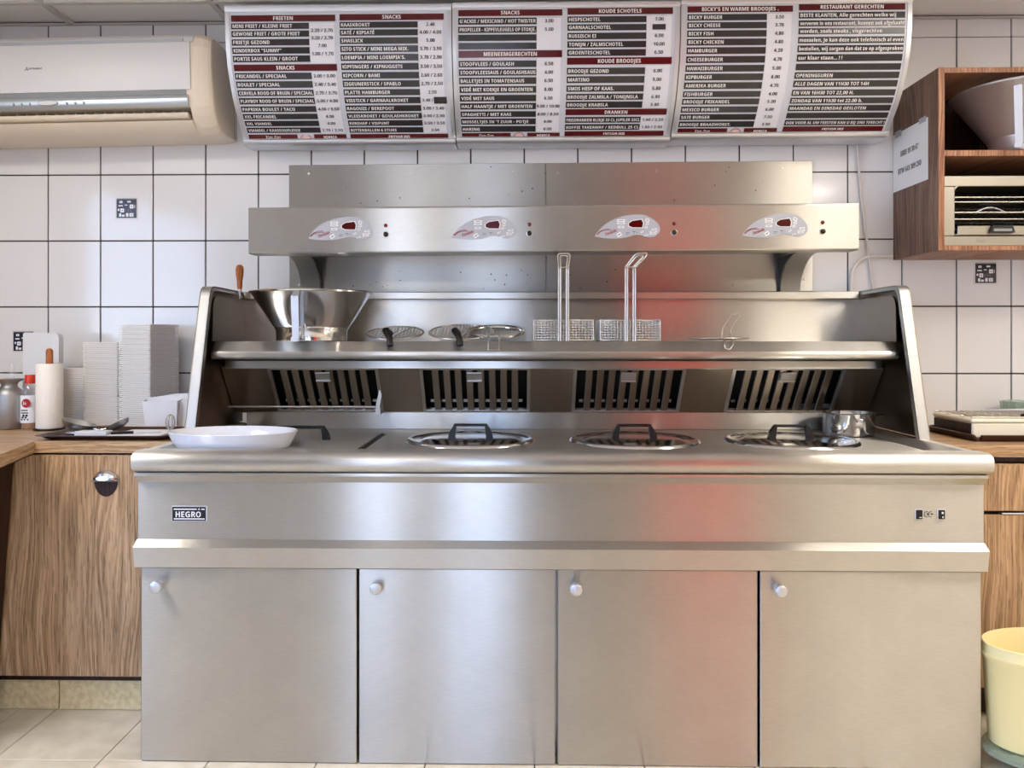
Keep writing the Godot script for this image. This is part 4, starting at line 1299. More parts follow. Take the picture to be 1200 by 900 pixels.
func deck_things() -> void:
	var r := 0.204
	var lid := thing("pan_lid", "", "lid", V(-0.152, 0.834, 0.462), "round lids on the frying wells")
	put("ring", MB.new().lathe([Vector2(r + 0.003, 0), Vector2(r, 0.006), Vector2(r - 0.006, 0.009), Vector2(r - 0.014, 0.008), Vector2(r - 0.020, 0.004)], Vector3.ZERO, 64), M.chrome, lid)
	put("plate", MB.new().lathe([Vector2(r - 0.018, 0.005), Vector2(r - 0.030, 0.0015), Vector2(r - 0.045, 0.003), Vector2(r - 0.060, 0.008), Vector2(0.05, 0.011), Vector2(0, 0.011)], Vector3.ZERO, 64), M.chrome, lid)
	var hd := put("handle", grip_handle(0.062, M.black), M.black, lid)
	hd.position.y = 0.0095
	var l2 := copy(lid, "", "round lids on the frying wells")
	l2.position.x = 0.372
	var l3 := copy(lid, "", "round lids on the frying wells")
	l3.position = V(0.868, 0.834, 0.468)
	lid.set_meta("label", "round chrome lid with black grip, first of three beside the dark slot")
	l2.set_meta("label", "round chrome lid with black grip, middle of the three on the range")
	l3.set_meta("label", "round chrome lid with black grip, in front of the small saucepan")
	var q := thing("pan_lid", "flat rectangular steel lid with black grip behind the white oval dish", "lid", V(-0.72, 0.834, 0.50))
	bx("plate", V(-0.25, 0.0005, -0.24), V(0.253, 0.006, 0.26), M.steel_flat, q, 0.002)
	var qh := put("handle", grip_handle(0.085, M.black), M.black, q)
	qh.position = V(0.028, 0.006, 0.0)
	# oval dish
	var d := thing("oval_dish", "white oval porcelain dish on the left of the range", "dish", V(-0.842, 0.8385, 0.683))
	put("bowl", MB.new().lathe([Vector2(0, 0.0), Vector2(0.158, 0.0), Vector2(0.166, 0.004), Vector2(0.178, 0.026), Vector2(0.188, 0.046), Vector2(0.190, 0.049), Vector2(0.188, 0.051), Vector2(0.184, 0.050), Vector2(0.172, 0.026), Vector2(0.158, 0.009), Vector2(0, 0.006)], Vector3.ZERO, 64, 1.0, 0.68), M.porcelain, d)
	# saucepan
	var s := thing("saucepan", "small polished saucepan on the right back corner of the range", "pan", V(1.122, 0.8345, 0.292))
	put("body", MB.new().lathe([Vector2(0, 0.0), Vector2(0.072, 0.0), Vector2(0.080, 0.004), Vector2(0.083, 0.012), Vector2(0.083, 0.072), Vector2(0.086, 0.076), Vector2(0.084, 0.078), Vector2(0.081, 0.075), Vector2(0.081, 0.01), Vector2(0, 0.007)], Vector3.ZERO, 48), M.chrome, s)
	var hb := MB.new()
	for k in 2:
		var e := -1.0 if k == 0 else 1.0
		hb.tube([V(0.006 * e, 0.052, 0.084), V(0.012 * e, 0.056, 0.090), V(0.016 * e, 0.060, 0.098)], 0.003, 6)
	hb.tube([V(-0.016, 0.060, 0.098), V(-0.012, 0.062, 0.106), V(0.012, 0.062, 0.106), V(0.016, 0.060, 0.098)], 0.003, 6)
	hb.box(V(-0.012, 0.03, 0.0815), V(0.012, 0.058, 0.085), 0.001)
	put("loop_handle", hb, M.chrome, s)
	put("side_handle", MB.new().tube([V(0.083, 0.060, -0.01), V(0.100, 0.068, -0.01), V(0.125, 0.072, -0.012)], 0.005, 8), M.black, s)

# ---------------------------------------------------------------- tools on the shelf of the range
func ring(c: Vector3, ux: Vector3, uy: Vector3, a: float, b: float, segs := 40) -> Array:
	var r := []
	for k in segs:
		var t := TAU * k / segs
		r.append(c + ux * cos(t) * a + uy * sin(t) * b)
	return r

# round woven head: wires of a shallow bowl inside a ring
func woven(mb: MB, r: float, dep: float, pitch: float, wr: float) -> void:
	var n := int(r / pitch)
	for k in range(-n, n + 1):
		var u := k * pitch
		var hl := sqrt(maxf(r * r - u * u, 0.0))
		if hl < 0.01:
			continue
		var a := []
		var b := []
		for j in 9:
			var v := -hl + 2.0 * hl * j / 8
			var y := -dep * (1.0 - (u * u + v * v) / (r * r))
			a.append(V(u, y + wr * 0.5, v))
			b.append(V(v, y - wr * 0.5, u))
		mb.tube(a, wr, 4, false, false)
		mb.tube(b, wr, 4, false, false)

func skimmer(label: String, o: Vector3, r: float) -> Node3D:
	var t := thing("skimmer", label, "skimmer", o, "skimmers with black grips on the shelf")
	var head := Node3D.new()
	head.name = "head"
	t.add_child(head, true)
	head.rotation.x = 0.24
	head.position = V(0, r * sin(0.24) + 0.006, 0)
	put("rim", MB.new().tube(ring(Vector3.ZERO, V(1, 0, 0), V(0, 0, 1), r, r), 0.0030, 6, true), M.wire, head)
	var w := MB.new()
	woven(w, r, 0.018, 0.0115, 0.0012)
	put("mesh", w, M.wire, head)
	var brace := MB.new()
	for s in [-1.0, 1.0]:
		brace.tube([V(0.01 * s, 0.012, r + 0.006), V(0.012 * s + 0.018, 0.006, 0.0), V(0.03 * s + 0.03, 0.003, -r * 0.86)], 0.0022, 5)
	put("brace", brace, M.wire, head)
	var g := [V(-0.004, 0.026, r - 0.012), V(-0.012, 0.036, r + 0.012), V(-0.014, 0.036, r + 0.030), V(0.004, 0.012, r + 0.058), V(0.007, -0.014, r + 0.066)]
	put("grip", MB.new().tube(g, 0.0105, 10), M.black, t)
	return t

func basket(label: String, o: Vector3, bent: float) -> Node3D:
	var t := thing("frying_basket", label, "basket", o, "wire frying baskets on the shelf")
	var w := 0.099
	var d := 0.07
	var h := 0.070
	var fr := MB.new()
	for y in [0.004, h]:
		fr.tube([V(-w, y, -d), V(w, y, -d), V(w, y, d), V(-w, y, d)], 0.0024, 5, true)
	for x in [-w, w]:
		for z in [-d, d]:
			fr.tube([V(x, 0.004, z), V(x, h, z)], 0.0022, 5)
	put("frame", fr, M.wire, t)
	var m := MB.new()
	var r := 0.0014
	for k in range(-9, 10):
		var x := k * 0.0104
		for z in [-d, d]:
			m.tube([V(x, 0.004, z), V(x, h + 0.002, z)], r, 4, false, false)
		m.tube([V(x, 0.004, -d), V(x, 0.004, d)], r, 4, false, false)
	for k in range(-6, 7):
		var z := k * 0.0108
		for x in [-w, w]:
			m.tube([V(x, 0.004, z), V(x, h, z)], r, 4, false, false)
		m.tube([V(-w, 0.004, z), V(w, 0.004, z)], r, 4, false, false)
	for k in range(1, 8):
		var y := 0.004 + k * 0.0083
		m.tube([V(-w, y, -d), V(w, y, -d), V(w, y, d), V(-w, y, d)], r * 1.3, 4, true)
	put("wire_mesh", m, M.wire, t)
	# tall handle: two long loops standing before the front of the basket
	var z0 := d + 0.004
	var hd := MB.new()
	for q in [0.0165, 0.0095]:
		var tw: float = q * 1.25
		var l := 0.246
		var up: float = 0.043 if q > 0.012 else 0.036
		var sh := bent * up
		hd.tube([V(-q, 0.0, z0), V(-q, l - 0.012, z0), V(-q, l, z0), V(-tw + sh, l + up - 0.006, z0 + 0.016), V(-tw * 0.7 + sh * 1.1, l + up, z0 + 0.018), V(tw * 0.7 + sh * 1.1, l + up, z0 + 0.018), V(tw + sh, l + up - 0.006, z0 + 0.016), V(q, l, z0), V(q, l - 0.012, z0), V(q, 0.0, z0)], 0.0029, 6)
	hd.tube([V(-0.019, 0.245, z0 + 0.002), V(0.019 + absf(bent) * 0.006, 0.245, z0 + 0.002)], 0.0022, 6)
	hd.tube([V(-0.017, 0.02, z0), V(0.017, 0.02, z0)], 0.0022, 6)
	put("handle", hd, M.wire, t)
	return t

func shelf_things() -> void:
	var y := 1.1525
	scuttle("chip_scuttle", "polished steel scuttle on the left of the range's shelf", V(-0.702, y, 0.315), 0.2035, 0.119, 0.166, 0.046, M.chrome, -0.04)
	# wooden handled tool leaning in the corner
	var t := thing("hooked_tool", "tool with a turned wooden handle hooked over the left side of the range", "tool", V(-1.0, y, 0.17))
	put("hook", MB.new().tube([V(0, 0.188, 0), V(0, 0.155, 0), V(-0.004, 0.152, 0)], 0.0032, 8), M.wire, t)
	put("ferrule", MB.new().lathe([Vector2(0.006, 0.172), Vector2(0.0075, 0.176), Vector2(0.007, 0.190)], Vector3.ZERO, 14), M.aluminium, t)
	put("wooden_handle", MB.new().lathe([Vector2(0.0, 0.185), Vector2(0.007, 0.186), Vector2(0.009, 0.195), Vector2(0.0098, 0.215), Vector2(0.0135, 0.240), Vector2(0.0145, 0.256), Vector2(0.0125, 0.268), Vector2(0.007, 0.274), Vector2(0, 0.275)], Vector3.ZERO, 20), M.handle_wood, t)
	skimmer("wire skimmer with black grip, beside the polished scuttle", V(-0.425, y, 0.262), 0.097)
	skimmer("wire skimmer with black grip, half under the plain round sieve", V(-0.195, y, 0.262), 0.112)
	var s := thing("sieve", "round fine sieve with a double wire handle, lying on the second skimmer", "sieve", V(-0.078, y + 0.008, 0.268))
	var hd := Node3D.new()
	hd.name = "head"
	s.add_child(hd, true)
	hd.position.y = 0.026
	hd.rotation.x = 0.20
	put("rim", MB.new().lathe([Vector2(0.094, -0.006), Vector2(0.101, -0.004), Vector2(0.103, 0.002), Vector2(0.100, 0.005), Vector2(0.094, 0.002), Vector2(0.092, -0.006), Vector2(0.094, -0.006)], Vector3.ZERO, 48), M.chrome, hd)
	put("pan", MB.new().lathe([Vector2(0, -0.016), Vector2(0.06, -0.012), Vector2(0.094, -0.004), Vector2(0.094, -0.003), Vector2(0.06, -0.011), Vector2(0, -0.015)], Vector3.ZERO, 40), M.wire, hd)
	put("handle", MB.new().tube([V(-0.020, 0.004, 0.098), V(-0.020, 0.012, 0.128), V(-0.019, -0.002, 0.152), V(-0.018, -0.036, 0.168), V(0.016, -0.036, 0.168), V(0.017, -0.002, 0.152), V(0.016, 0.012, 0.128), V(0.016, 0.004, 0.098)], 0.0022, 6), M.wire, s)
	basket("frying basket whose wire handle stands upright, nearer the round sieve", V(0.151, y, 0.30), 0.0)
	basket("frying basket whose wire handle is bent over to the right", V(0.372, y, 0.30), 0.75)
	var f := thing("basket_insert", "flat round wire mesh with a loop handle, on the right of the shelf", "wire mesh", V(0.681, y, 0.29))
	put("rim", MB.new().tube(ring(V(0, 0.010, 0), V(1, 0, 0), V(0, 0, 1), 0.100, 0.090), 0.0026, 6, true), M.wire, f)
	var m := MB.new()
	woven(m, 0.088, 0.004, 0.010, 0.0012)
	var mm := put("mesh", m, M.wire, f)
	mm.position.y = 0.010
	mm.scale = V(1.11, 1, 1)
	put("handle", MB.new().tube([V(-0.002, 0.012, 0.062), V(0.000, 0.040, 0.058), V(0.030, 0.086, 0.052), V(0.034, 0.090, 0.051), V(0.056, 0.090, 0.051), V(0.058, 0.085, 0.052), V(0.028, 0.040, 0.058), V(0.026, 0.010, 0.066), V(0.018, 0.004, 0.125), V(0.012, -0.012, 0.148), V(0.000, -0.026, 0.152), V(-0.014, -0.022, 0.151), V(-0.016, -0.010, 0.148), V(-0.008, 0.004, 0.125), V(-0.002, 0.012, 0.062)], 0.0024, 6), M.wire, f)

# ---------------------------------------------------------------- left worktop
func foam_tray(half: Vector2, h: float, pitch: float) -> ArrayMesh:
	var mb := MB.new()
	var rr := func(s: float, y: float) -> Array:
		var r := []
		var c := 0.007
		for k in 4:
			var sx: float = [1, -1, -1, 1][k]
			var sz: float = [1, 1, -1, -1][k]
			for j in 4:
				var a := PI / 2 * k + PI / 2 * j / 3
				r.append(V(sx * (half.x * s - c) + cos(a) * c, y, sz * (half.y * s - c) + sin(a) * c))
		return r
	var rings := [rr.call(0.88, h - pitch + 0.0002), rr.call(0.91, 0.0), rr.call(1.0, 0.0), rr.call(1.0, h), rr.call(0.95, h), rr.call(0.87, h * 0.3)]
	for i in 5:
		for k in 16:
			var j := (k + 1) % 16
			var A: Vector3 = rings[i][k]
			var C: Vector3 = rings[i + 1][j]
			var out := V(A.x, 0, A.z) if i == 0 or i == 2 else (V(0, -1, 0) if i == 1 else (V(0, 1, 0) if i == 3 else -V(A.x, 0, A.z)))
			mb.quad(A, rings[i][j], C, rings[i + 1][k], out)
	for e in [0, 5]:
		for k in range(1, 15):
			mb.flat_tri(rings[e][0], rings[e][k], rings[e][k + 1], V(0, -1 if e == 0 else 1, 0))
	return mb.mesh()

const ONES := ["", "first", "second", "third", "fourth", "fifth", "sixth", "seventh", "eighth", "ninth", "tenth", "eleventh", "twelfth", "thirteenth", "fourteenth", "fifteenth", "sixteenth", "seventeenth", "eighteenth", "nineteenth"]

func ordinal(n: int) -> String:
	if n < 20:
		return ONES[n]
	var tens: String = ["twent", "thirt", "fort", "fift"][n / 10 - 2]
	return tens + "ieth" if n % 10 == 0 else tens + "y-" + ONES[n % 10]

func tray_stack(o: Vector3, turn: float, half: Vector2, count: int, pitch: float, which: String, group: String) -> void:
	var first := put("foam_tray", foam_tray(half, pitch * 0.62, pitch), M.foam)
	tag(first, "", "tray", group)
	for k in count:
		var up := count - k
		var label := "white foam tray, %s %s" % ["topmost of" if up == 1 else ("lowest of" if k == 0 else ordinal(up) + " from the top of"), which]
		var c: Node3D = first if k == 0 else copy(first, label, group)
		c.set_meta("label", label)
		c.position = o + V(rng.randf_range(-0.0012, 0.0012), 0.003 + pitch * k, rng.randf_range(-0.0012, 0.0012))
		c.rotation.y = turn + rng.randf_range(-0.012, 0.012)

func left_things() -> void:
	var y := 0.8455
	# jug
	var j := thing("metal_jug", "shiny metal jug with a flared neck at the left edge", "jug", V(-1.787, y, 0.25))
	put("body", MB.new().lathe([Vector2(0, 0), Vector2(0.043, 0.0), Vector2(0.0455, 0.003), Vector2(0.0455, 0.118), Vector2(0.043, 0.130), Vector2(0.034, 0.140), Vector2(0.027, 0.146), Vector2(0.025, 0.152), Vector2(0.028, 0.162), Vector2(0.046, 0.172), Vector2(0.047, 0.175), Vector2(0.030, 0.172), Vector2(0, 0.168)], Vector3.ZERO, 40), M.satin_steel, j)
	put("spout", MB.new().lathe([Vector2(0.009, 0.168), Vector2(0.008, 0.215), Vector2(0.004, 0.222), Vector2(0.003, 0.228), Vector2(0, 0.229)], V(0.008, 0, 0), 16), M.glass, j)
	# white board standing at the back
	var b := thing("cutting_board", "tall white board standing against the tiles behind the paper towel", "board", V(-1.705, y, 0.185))
	put("board", MB.new().ext(P2([-0.068, 0, 0.062, 0, 0.062, 0.318, 0.058, 0.330, 0.050, 0.336, -0.062, 0.338, -0.068, 0.332]), V(0, 0, -0.02), V(1, 0, 0), V(0, 1, 0), V(0, 0, 0.03)), M.white_plastic, b)
	# sauce bottle
	var s := thing("sauce_bottle", "bottle with a red cap and a printed label, left of the paper towel", "bottle", V(-1.716, y, 0.245))
	put("bottle", MB.new().lathe([Vector2(0, 0), Vector2(0.027, 0.0), Vector2(0.0295, 0.004), Vector2(0.0295, 0.128), Vector2(0.026, 0.146), Vector2(0.017, 0.158), Vector2(0.014, 0.163), Vector2(0.0, 0.163)], Vector3.ZERO, 32), M.glass, s)
	put("sauce", MB.new().lathe([Vector2(0, 0.002), Vector2(0.0265, 0.002), Vector2(0.0265, 0.020), Vector2(0, 0.020)], Vector3.ZERO, 24), M.mustard, s)
	put("cap", MB.new().lathe([Vector2(0, 0.158), Vector2(0.0165, 0.158), Vector2(0.0170, 0.160), Vector2(0.0168, 0.186), Vector2(0.0155, 0.189), Vector2(0, 0.189)], Vector3.ZERO, 28), M.red_cap, s)
	var arcs := MB.new()
	for k in 14:
		var a0 := deg_to_rad(20 + k * 10.0)
		var a1 := deg_to_rad(30 + k * 10.0)
		var r := 0.0302
		arcs.quad(V(cos(a0) * r, 0.022, sin(a0) * r), V(cos(a1) * r, 0.022, sin(a1) * r), V(cos(a1) * r, 0.118, sin(a1) * r), V(cos(a0) * r, 0.118, sin(a0) * r), V(cos(a0), 0, sin(a0)))
	var lab := put("label", arcs, M.paper, s)
	var red := MB.new()
	red.ext(disc(0.0155, 28), V(0.004, 0.091, 0.0300), V(1, 0, 0), V(0, 1, 0), V(0, 0, 0.0012))
	put("emblem", red, M.print_red, lab)
	var tx := MB.new()
	text(tx, "Is", at(-0.007, 0.091, 0.0318), 0.011, 0.02, -1, true, "Droid Serif")
	put("emblem_lettering", tx, M.print_white, lab)
	var bars := MB.new()
	for q in [[0.066, 0.011], [0.057, 0.012]]:
		bars.box(V(-0.013, q[0] - 0.0018, 0.0296), V(-0.013 + q[1] * 2.0, q[0] + 0.0018, 0.0308), 0.0)
	for k in 7:
		bars.ext(disc(0.0028 + 0.0008 * (k % 3), 7), V(-0.012 + 0.0035 * k, 0.034 + 0.007 * (k % 3), 0.0296), V(1, 0, 0), V(0, 1, 0), V(0, 0, 0.001))
	put("print", bars, M.print_black, lab)
	# paper towel on its stand
	var p := thing("paper_towel", "white paper towel roll on a stand with a wooden stick", "paper towel", V(-1.624, y, 0.285))
	put("base_ring", MB.new().tube(ring(V(0, 0.004, 0), V(1, 0, 0), V(0, 0, 1), 0.048, 0.048), 0.0035, 6, true), M.black, p)
	var spokes := MB.new()
	for k in 3:
		spokes.tube([V(cos(k * PI / 3), 0.004 / 1, sin(k * PI / 3)) * V(0.048, 1, 0.048), V(-cos(k * PI / 3), 0.004, -sin(k * PI / 3)) * V(0.048, 1, 0.048)], 0.0025, 5)
	put("spokes", spokes, M.black, p)
	put("roll", MB.new().lathe([Vector2(0.018, 0.007), Vector2(0.0415, 0.007), Vector2(0.0425, 0.009), Vector2(0.0425, 0.227), Vector2(0.0415, 0.229), Vector2(0.018, 0.229), Vector2(0.018, 0.007)], Vector3.ZERO, 48), M.towel, p)
	put("stick", MB.new().lathe([Vector2(0, 0.0), Vector2(0.011, 0.0), Vector2(0.0115, 0.272), Vector2(0.0085, 0.280), Vector2(0, 0.283)], Vector3.ZERO, 20), M.handle_wood, p)
	# stacks of foam trays
	tray_stack(V(-1.349, y, 0.125), -0.34, Vector2(0.073, 0.073), 50, 0.00735, "the tallest stack behind the paper cups", "trays of the tallest stack")
	tray_stack(V(-1.530, y, 0.105), 0.38, Vector2(0.060, 0.055), 41, 0.0074, "the middle-high stack", "trays of the middle-high stack")
	tray_stack(V(-1.652, y, 0.095), 0.40, Vector2(0.056, 0.05), 27, 0.0077, "the lowest stack beside the paper towel", "trays of the lowest stack")
	# nested paper cups with a scalloped brim
	var cups := [[-1.247, 0.246, 0.0, "front white paper chip cup with scalloped brim, before the tray stack"], [-1.222, 0.222, 0.004, "second paper chip cup, nested behind the front cup"], [-1.197, 0.198, 0.008, "rearmost paper chip cup, against the side of the range"]]
	for q in cups:
		var c := thing("paper_cup", q[3], "paper cup", V(q[0], y, q[1]), "nested paper chip cups")
		put("wall", paper_cup(), M.paper, c).position.y = q[2]
	# brown tray with kitchen tools
	var t := thing("serving_tray", "brown serving tray with metal tools, in front of the tray stacks", "tray", V(-1.292, y, 0.455))
	var rim := MB.new()
	var prof := [Vector2(0.0, 0.002), Vector2(0.93, 0.002), Vector2(0.94, 0.0)]
	var rect := func(s: float, y_: float) -> Array:
		var r := []
		var cr := 0.03
		for k in 4:
			var sx: float = [1, -1, -1, 1][k]
			var sz: float = [1, 1, -1, -1][k]
			for e in 5:
				var a := PI / 2 * k + PI / 2 * e / 4
				r.append(V(sx * (0.203 + s - cr) + cos(a) * cr, y_, sz * (0.128 + s - cr) + sin(a) * cr))
		return r
	var rs := [rect.call(-0.018, 0.0), rect.call(0.0, 0.012), rect.call(0.008, 0.013), rect.call(0.008, 0.016), rect.call(0.0, 0.015), rect.call(-0.016, 0.004)]
	for i in 5:
		for k in 20:
			var m := (k + 1) % 20
			var A: Vector3 = rs[i][k]
			rim.quad(A, rs[i][m], rs[i + 1][m], rs[i + 1][k], V(A.x, -0.05, A.z) if i < 2 else (V(A.x, 0, A.z) if i == 2 else V(-A.x * 0.2, 1, -A.z * 0.2)))
	for e in [0, 5]:
		for k in range(1, 19):
			rim.flat_tri(rs[e][0], rs[e][k], rs[e][k + 1], V(0, -1 if e == 0 else 1, 0))
	prof.clear()
	put("tray", rim, M.tray_brown, t)
	var ty := y + 0.0045
	bowl_spoon("serving_scoop", "big metal scoop on the brown tray, nearest the paper towel", V(-1.448, ty, 0.43), 0.044, 0.4)
	bowl_spoon("serving_scoop", "metal scoop tipped up on the brown tray, before the middle-high stack", V(-1.315, ty, 0.41), 0.032, -0.8)
	var nap := thing("paper_pad", "thin pad of white paper lying on the right of the brown tray", "paper", V(-1.20, ty, 0.47))
	put("sheet", MB.new().box(V(-0.085, 0, -0.085), V(0.08, 0.0085, 0.085), 0.0), M.paper, nap)
	var bxw := thing("white_box", "small flat white box on the brown tray", "box", V(-1.345, ty, 0.52))
	bx("box", V(-0.052, 0, -0.022), V(0.052, 0.019, 0.022), M.white_plastic, bxw, 0.003)
	var kn := thing("knife", "dark flat knife on the white paper pad", "knife", V(-1.205, ty + 0.009, 0.50))
	put("blade", MB.new().ext(P2([-0.02, -0.006, 0.035, -0.006, 0.06, 0.002, 0.05, 0.006, -0.02, 0.006]), Vector3.ZERO, V(0.92, 0, -0.39), V(0.39, 0, 0.92), V(0, 0.0015, 0)), M.dull_steel, kn)
	put("grip", MB.new().ext(P2([-0.085, -0.007, -0.02, -0.007, -0.02, 0.007, -0.085, 0.007]), Vector3.ZERO, V(0.92, 0, -0.39), V(0.39, 0, 0.92), V(0, 0.008, 0)), M.black, kn)
	var wk := thing("whisk", "wire whisk head on the paper at the right end of the brown tray", "whisk", V(-1.150, ty + 0.010, 0.405))
	var wm := MB.new()
	for k in 4:
		var a := PI * k / 4
		var pts := []
		for q in 13:
			var e := PI * q / 12
			pts.append(V(cos(a) * 0.015 * sin(e * 1.0) * (1.0 if q < 7 else 1.0), 0.004 + 0.042 * sin(e / 1.0) * 0.5 + 0.021 * (1.0 - cos(e)) * 0.5, sin(a) * 0.015 * cos(e)))
		wm.tube(ring(V(0, 0.025, 0), V(cos(a), 0, sin(a)), V(0, 1, 0), 0.015, 0.024, 20), 0.0021, 6, true)
	put("loops", wm, M.wire, wk)
	var tg := thing("tongs", "pair of steel tongs between the two scoops on the brown tray", "tongs", V(-1.395, ty + 0.001, 0.475))
	for s2 in [-1.0, 1.0]:
		put("arm", MB.new().tube([V(-0.06, 0.006, 0.006 * s2), V(0.03, 0.006, 0.016 * s2), V(0.075, 0.006, 0.007 * s2)], 0.0045, 6), M.chrome, tg)

func paper_cup() -> MB:
	var mb := MB.new()
	var w0 := 0.054
	var w1 := 0.062
	var d0 := 0.016
	var d1 := 0.026
	var h := 0.098
	for s in [1.0, -1.0]:
		var n := 24
		for k in n:
			var a := -1.0 + 2.0 * k / n
			var b := -1.0 + 2.0 * (k + 1) / n
			var ha := h + 0.012 * (1.0 - a * a) * (-0.4 if s > 0 else 0.5) + 0.0032 * absf(sin(k * PI / 2 * 1.0)) + (0.006 if s < 0 else 0.0)
			var hb := h + 0.012 * (1.0 - b * b) * (-0.4 if s > 0 else 0.5) + 0.0032 * absf(sin((k + 1) * PI / 2 * 1.0)) + (0.006 if s < 0 else 0.0)
			var za := d0 * (1.0 - a * a * 0.25)
			var zb := d0 * (1.0 - b * b * 0.25)
			var ya := d1 * (1.0 - a * a * 0.25)
			var yb := d1 * (1.0 - b * b * 0.25)
			for e in [0.0, -0.0012]:
				mb.quad(V(a * w0, 0, (za + e) * s), V(b * w0, 0, (zb + e) * s), V(b * w1, hb, (yb + e) * s), V(a * w1, ha, (ya + e) * s), V(0, 0, s if e == 0.0 else -s))
	for s in [1.0, -1.0]:
		mb.quad(V(w0 * s, 0, d0 * 0.75), V(w0 * s, 0, -d0 * 0.75), V(w1 * s, h + 0.006, -d1 * 0.75), V(w1 * s, h, d1 * 0.75), V(s, 0, 0))
	mb.quad(V(-w0, 0.001, d0), V(w0, 0.001, d0), V(w0, 0.001, -d0), V(-w0, 0.001, -d0), V(0, 1, 0))
	return mb

func bowl_spoon(called: String, label: String, o: Vector3, r: float, turn: float) -> void:
	var t := thing(called, label, "scoop", o)
	var head := put("bowl", MB.new().lathe([Vector2(0, 0.0), Vector2(r * 0.5, 0.003), Vector2(r * 0.85, r * 0.28), Vector2(r, r * 0.62), Vector2(r * 1.02, r * 0.64), Vector2(r * 0.97, r * 0.62), Vector2(r * 0.82, r * 0.30), Vector2(r * 0.45, 0.005), Vector2(0, 0.003)], Vector3.ZERO, 32, 1.25, 0.9), M.satin_steel, t)
	head.rotation.z = -turn * 0.6
	head.position.y = r * absf(turn) * 0.55
	var d := 1.0 if turn > 0 else -1.0
	put("handle", MB.new().tube([V(r * 0.9 * d, r * 0.5, 0.0), V(r * 1.6 * d, 0.012, 0.004), V((r * 1.6 + 0.06) * d, 0.006, 0.012)], 0.004, 6), M.chrome, t)

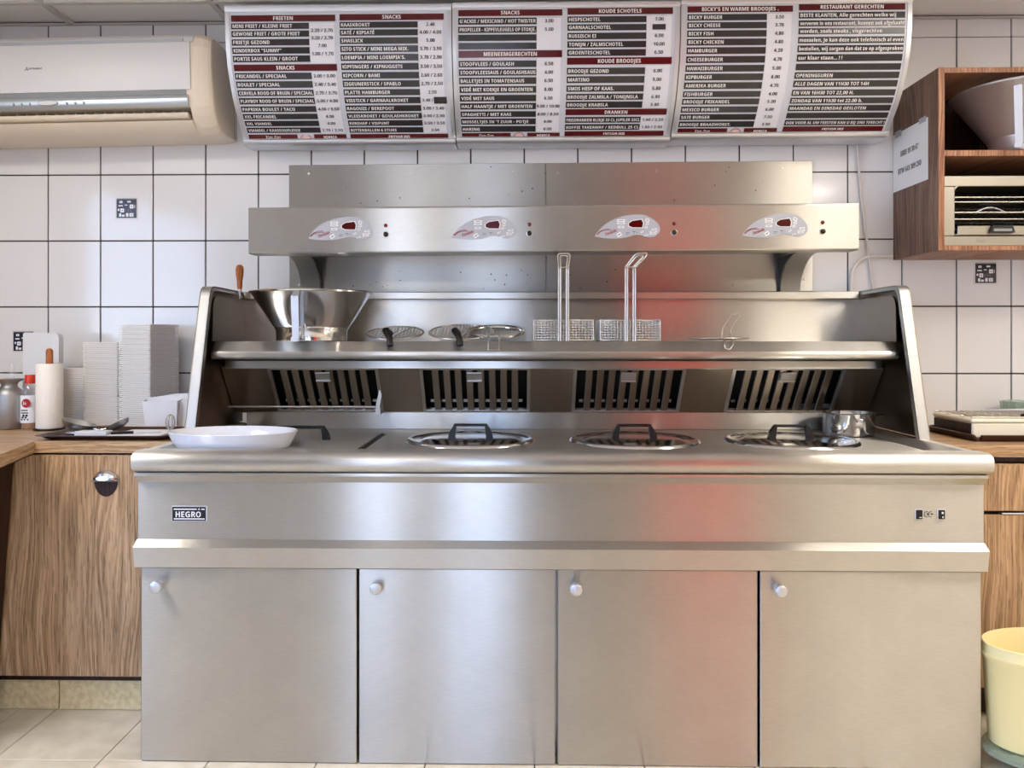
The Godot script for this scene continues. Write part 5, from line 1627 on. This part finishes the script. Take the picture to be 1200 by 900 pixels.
# ---------------------------------------------------------------- right worktop and floor
func right_things() -> void:
	var y := 0.8405
	var t := thing("serving_tray", "worn brown tray under the cream appliance, right of the range", "tray", V(1.70, y, 0.37))
	var prf := P2([-0.15, 0.0, 0.142, 0.0, 0.155, 0.016, 0.157, 0.020, 0.150, 0.021, 0.138, 0.006, -0.146, 0.006, -0.156, 0.021, -0.163, 0.020])
	put("base", MB.new().ext(prf, V(-0.262, 0, 0), V(0, 0, 1), V(0, 1, 0), V(0.6, 0, 0)), M.tray_brown, t)
	put("rim", MB.new().ext(P2([-0.262, 0.0, -0.278, 0.020, -0.284, 0.022, -0.286, 0.019, -0.272, 0.0]), V(0, 0, -0.150), V(1, 0, 0), V(0, 1, 0), V(0, 0, 0.294)), M.tray_brown, t)
	var a := thing("contact_grill", "cream box-shaped grill with a wire top standing in a brown tray", "appliance", V(1.70, y + 0.0065, 0.36))
	bx("casing", V(-0.262, 0.0, -0.125), V(0.34, 0.046, 0.112), M.cream, a, 0.003)
	bx("lid", V(-0.266, 0.047, -0.128), V(0.342, 0.060, 0.115), M.cream, a, 0.004)
	bx("side_plate", V(-0.2655, 0.004, -0.12), V(-0.262, 0.044, 0.105), M.dark_wood, a, 0.001)
	var g := MB.new()
	for k in 24:
		g.tube([V(-0.25 + k * 0.024, 0.066, -0.118), V(-0.25 + k * 0.024, 0.066, 0.105)], 0.0018, 5)
	for z in [-0.118, -0.04, 0.04, 0.105]:
		g.tube([V(-0.262, 0.064, z), V(0.33, 0.064, z)], 0.0028, 6)
	put("wire_grid", g, M.wire, a)
	var arm := MB.new()
	arm.tube([V(-0.10, 0.070, -0.10), V(0.0, 0.078, -0.02), V(0.12, 0.072, 0.03)], 0.005, 6)
	arm.tube([V(-0.02, 0.070, -0.11), V(0.10, 0.076, -0.04), V(0.26, 0.072, 0.0)], 0.005, 6)
	put("hinge_arm", arm, M.dull_steel, a)
	put("knob", MB.new().lathe([Vector2(0.009, 0.06), Vector2(0.010, 0.072), Vector2(0, 0.076)], V(-0.085, 0, 0.085), 12), M.black, a)
	var s := thing("glass_dish", "ridged clear glass dish against the wall behind the cream grill", "dish", V(1.83, y + 0.06, 0.09))
	put("bowl", MB.new().lathe([Vector2(0, -0.058), Vector2(0.062, -0.058), Vector2(0.07, 0.035), Vector2(0.066, 0.035), Vector2(0.058, -0.052), Vector2(0, -0.052)], Vector3.ZERO, 18), M.clear_green, s)
	var rd := MB.new()
	for k in 18:
		var q := TAU * k / 18
		rd.tube([V(cos(q) * 0.063, -0.055, sin(q) * 0.063), V(cos(q) * 0.0705, 0.033, sin(q) * 0.0705)], 0.002, 5)
	put("ridges", rd, M.clear_green, s)
	# oval tub on a clear roller base
	var b := thing("plastic_tub", "pale yellow plastic tub on the floor at the right edge", "tub", V(1.449, 0.066, 0.85))
	put("tub", MB.new().lathe([Vector2(0, 0.0), Vector2(0.160, 0.0), Vector2(0.170, 0.006), Vector2(0.184, 0.232), Vector2(0.190, 0.236), Vector2(0.192, 0.246), Vector2(0.187, 0.250), Vector2(0.187, 0.272), Vector2(0.184, 0.274), Vector2(0.181, 0.270), Vector2(0.166, 0.010), Vector2(0, 0.008)], Vector3.ZERO, 64, 1.0, 0.64), M.tub, b)
	var d := thing("roller_base", "clear plastic roller base with dark wheels under the yellow tub", "trolley", V(1.452, 0.0, 0.865))
	put("plate", MB.new().lathe([Vector2(0, 0.046), Vector2(0.180, 0.046), Vector2(0.196, 0.050), Vector2(0.196, 0.062), Vector2(0.185, 0.0655), Vector2(0, 0.0655)], Vector3.ZERO, 56, 1.0, 0.66), M.clear_green, d)
	for q in [[-0.085, 0.112], [0.085, 0.112], [-0.085, -0.085], [0.085, -0.085]]:
		var w := put("wheel", MB.new().lathe([Vector2(0, -0.016), Vector2(0.017, -0.016), Vector2(0.021, -0.012), Vector2(0.022, 0.0), Vector2(0.021, 0.012), Vector2(0.017, 0.016), Vector2(0, 0.016)], Vector3.ZERO, 24), M.caster, d)
		w.position = V(q[0], 0.0225, q[1])
		w.rotation = V(0, 0.4, PI / 2)
		put("fork", MB.new().box(V(-0.010, -0.012, -0.004), V(0.010, 0.0235, 0.004), 0.002), M.aluminium, w).rotation = V(0, 0, -PI / 2)
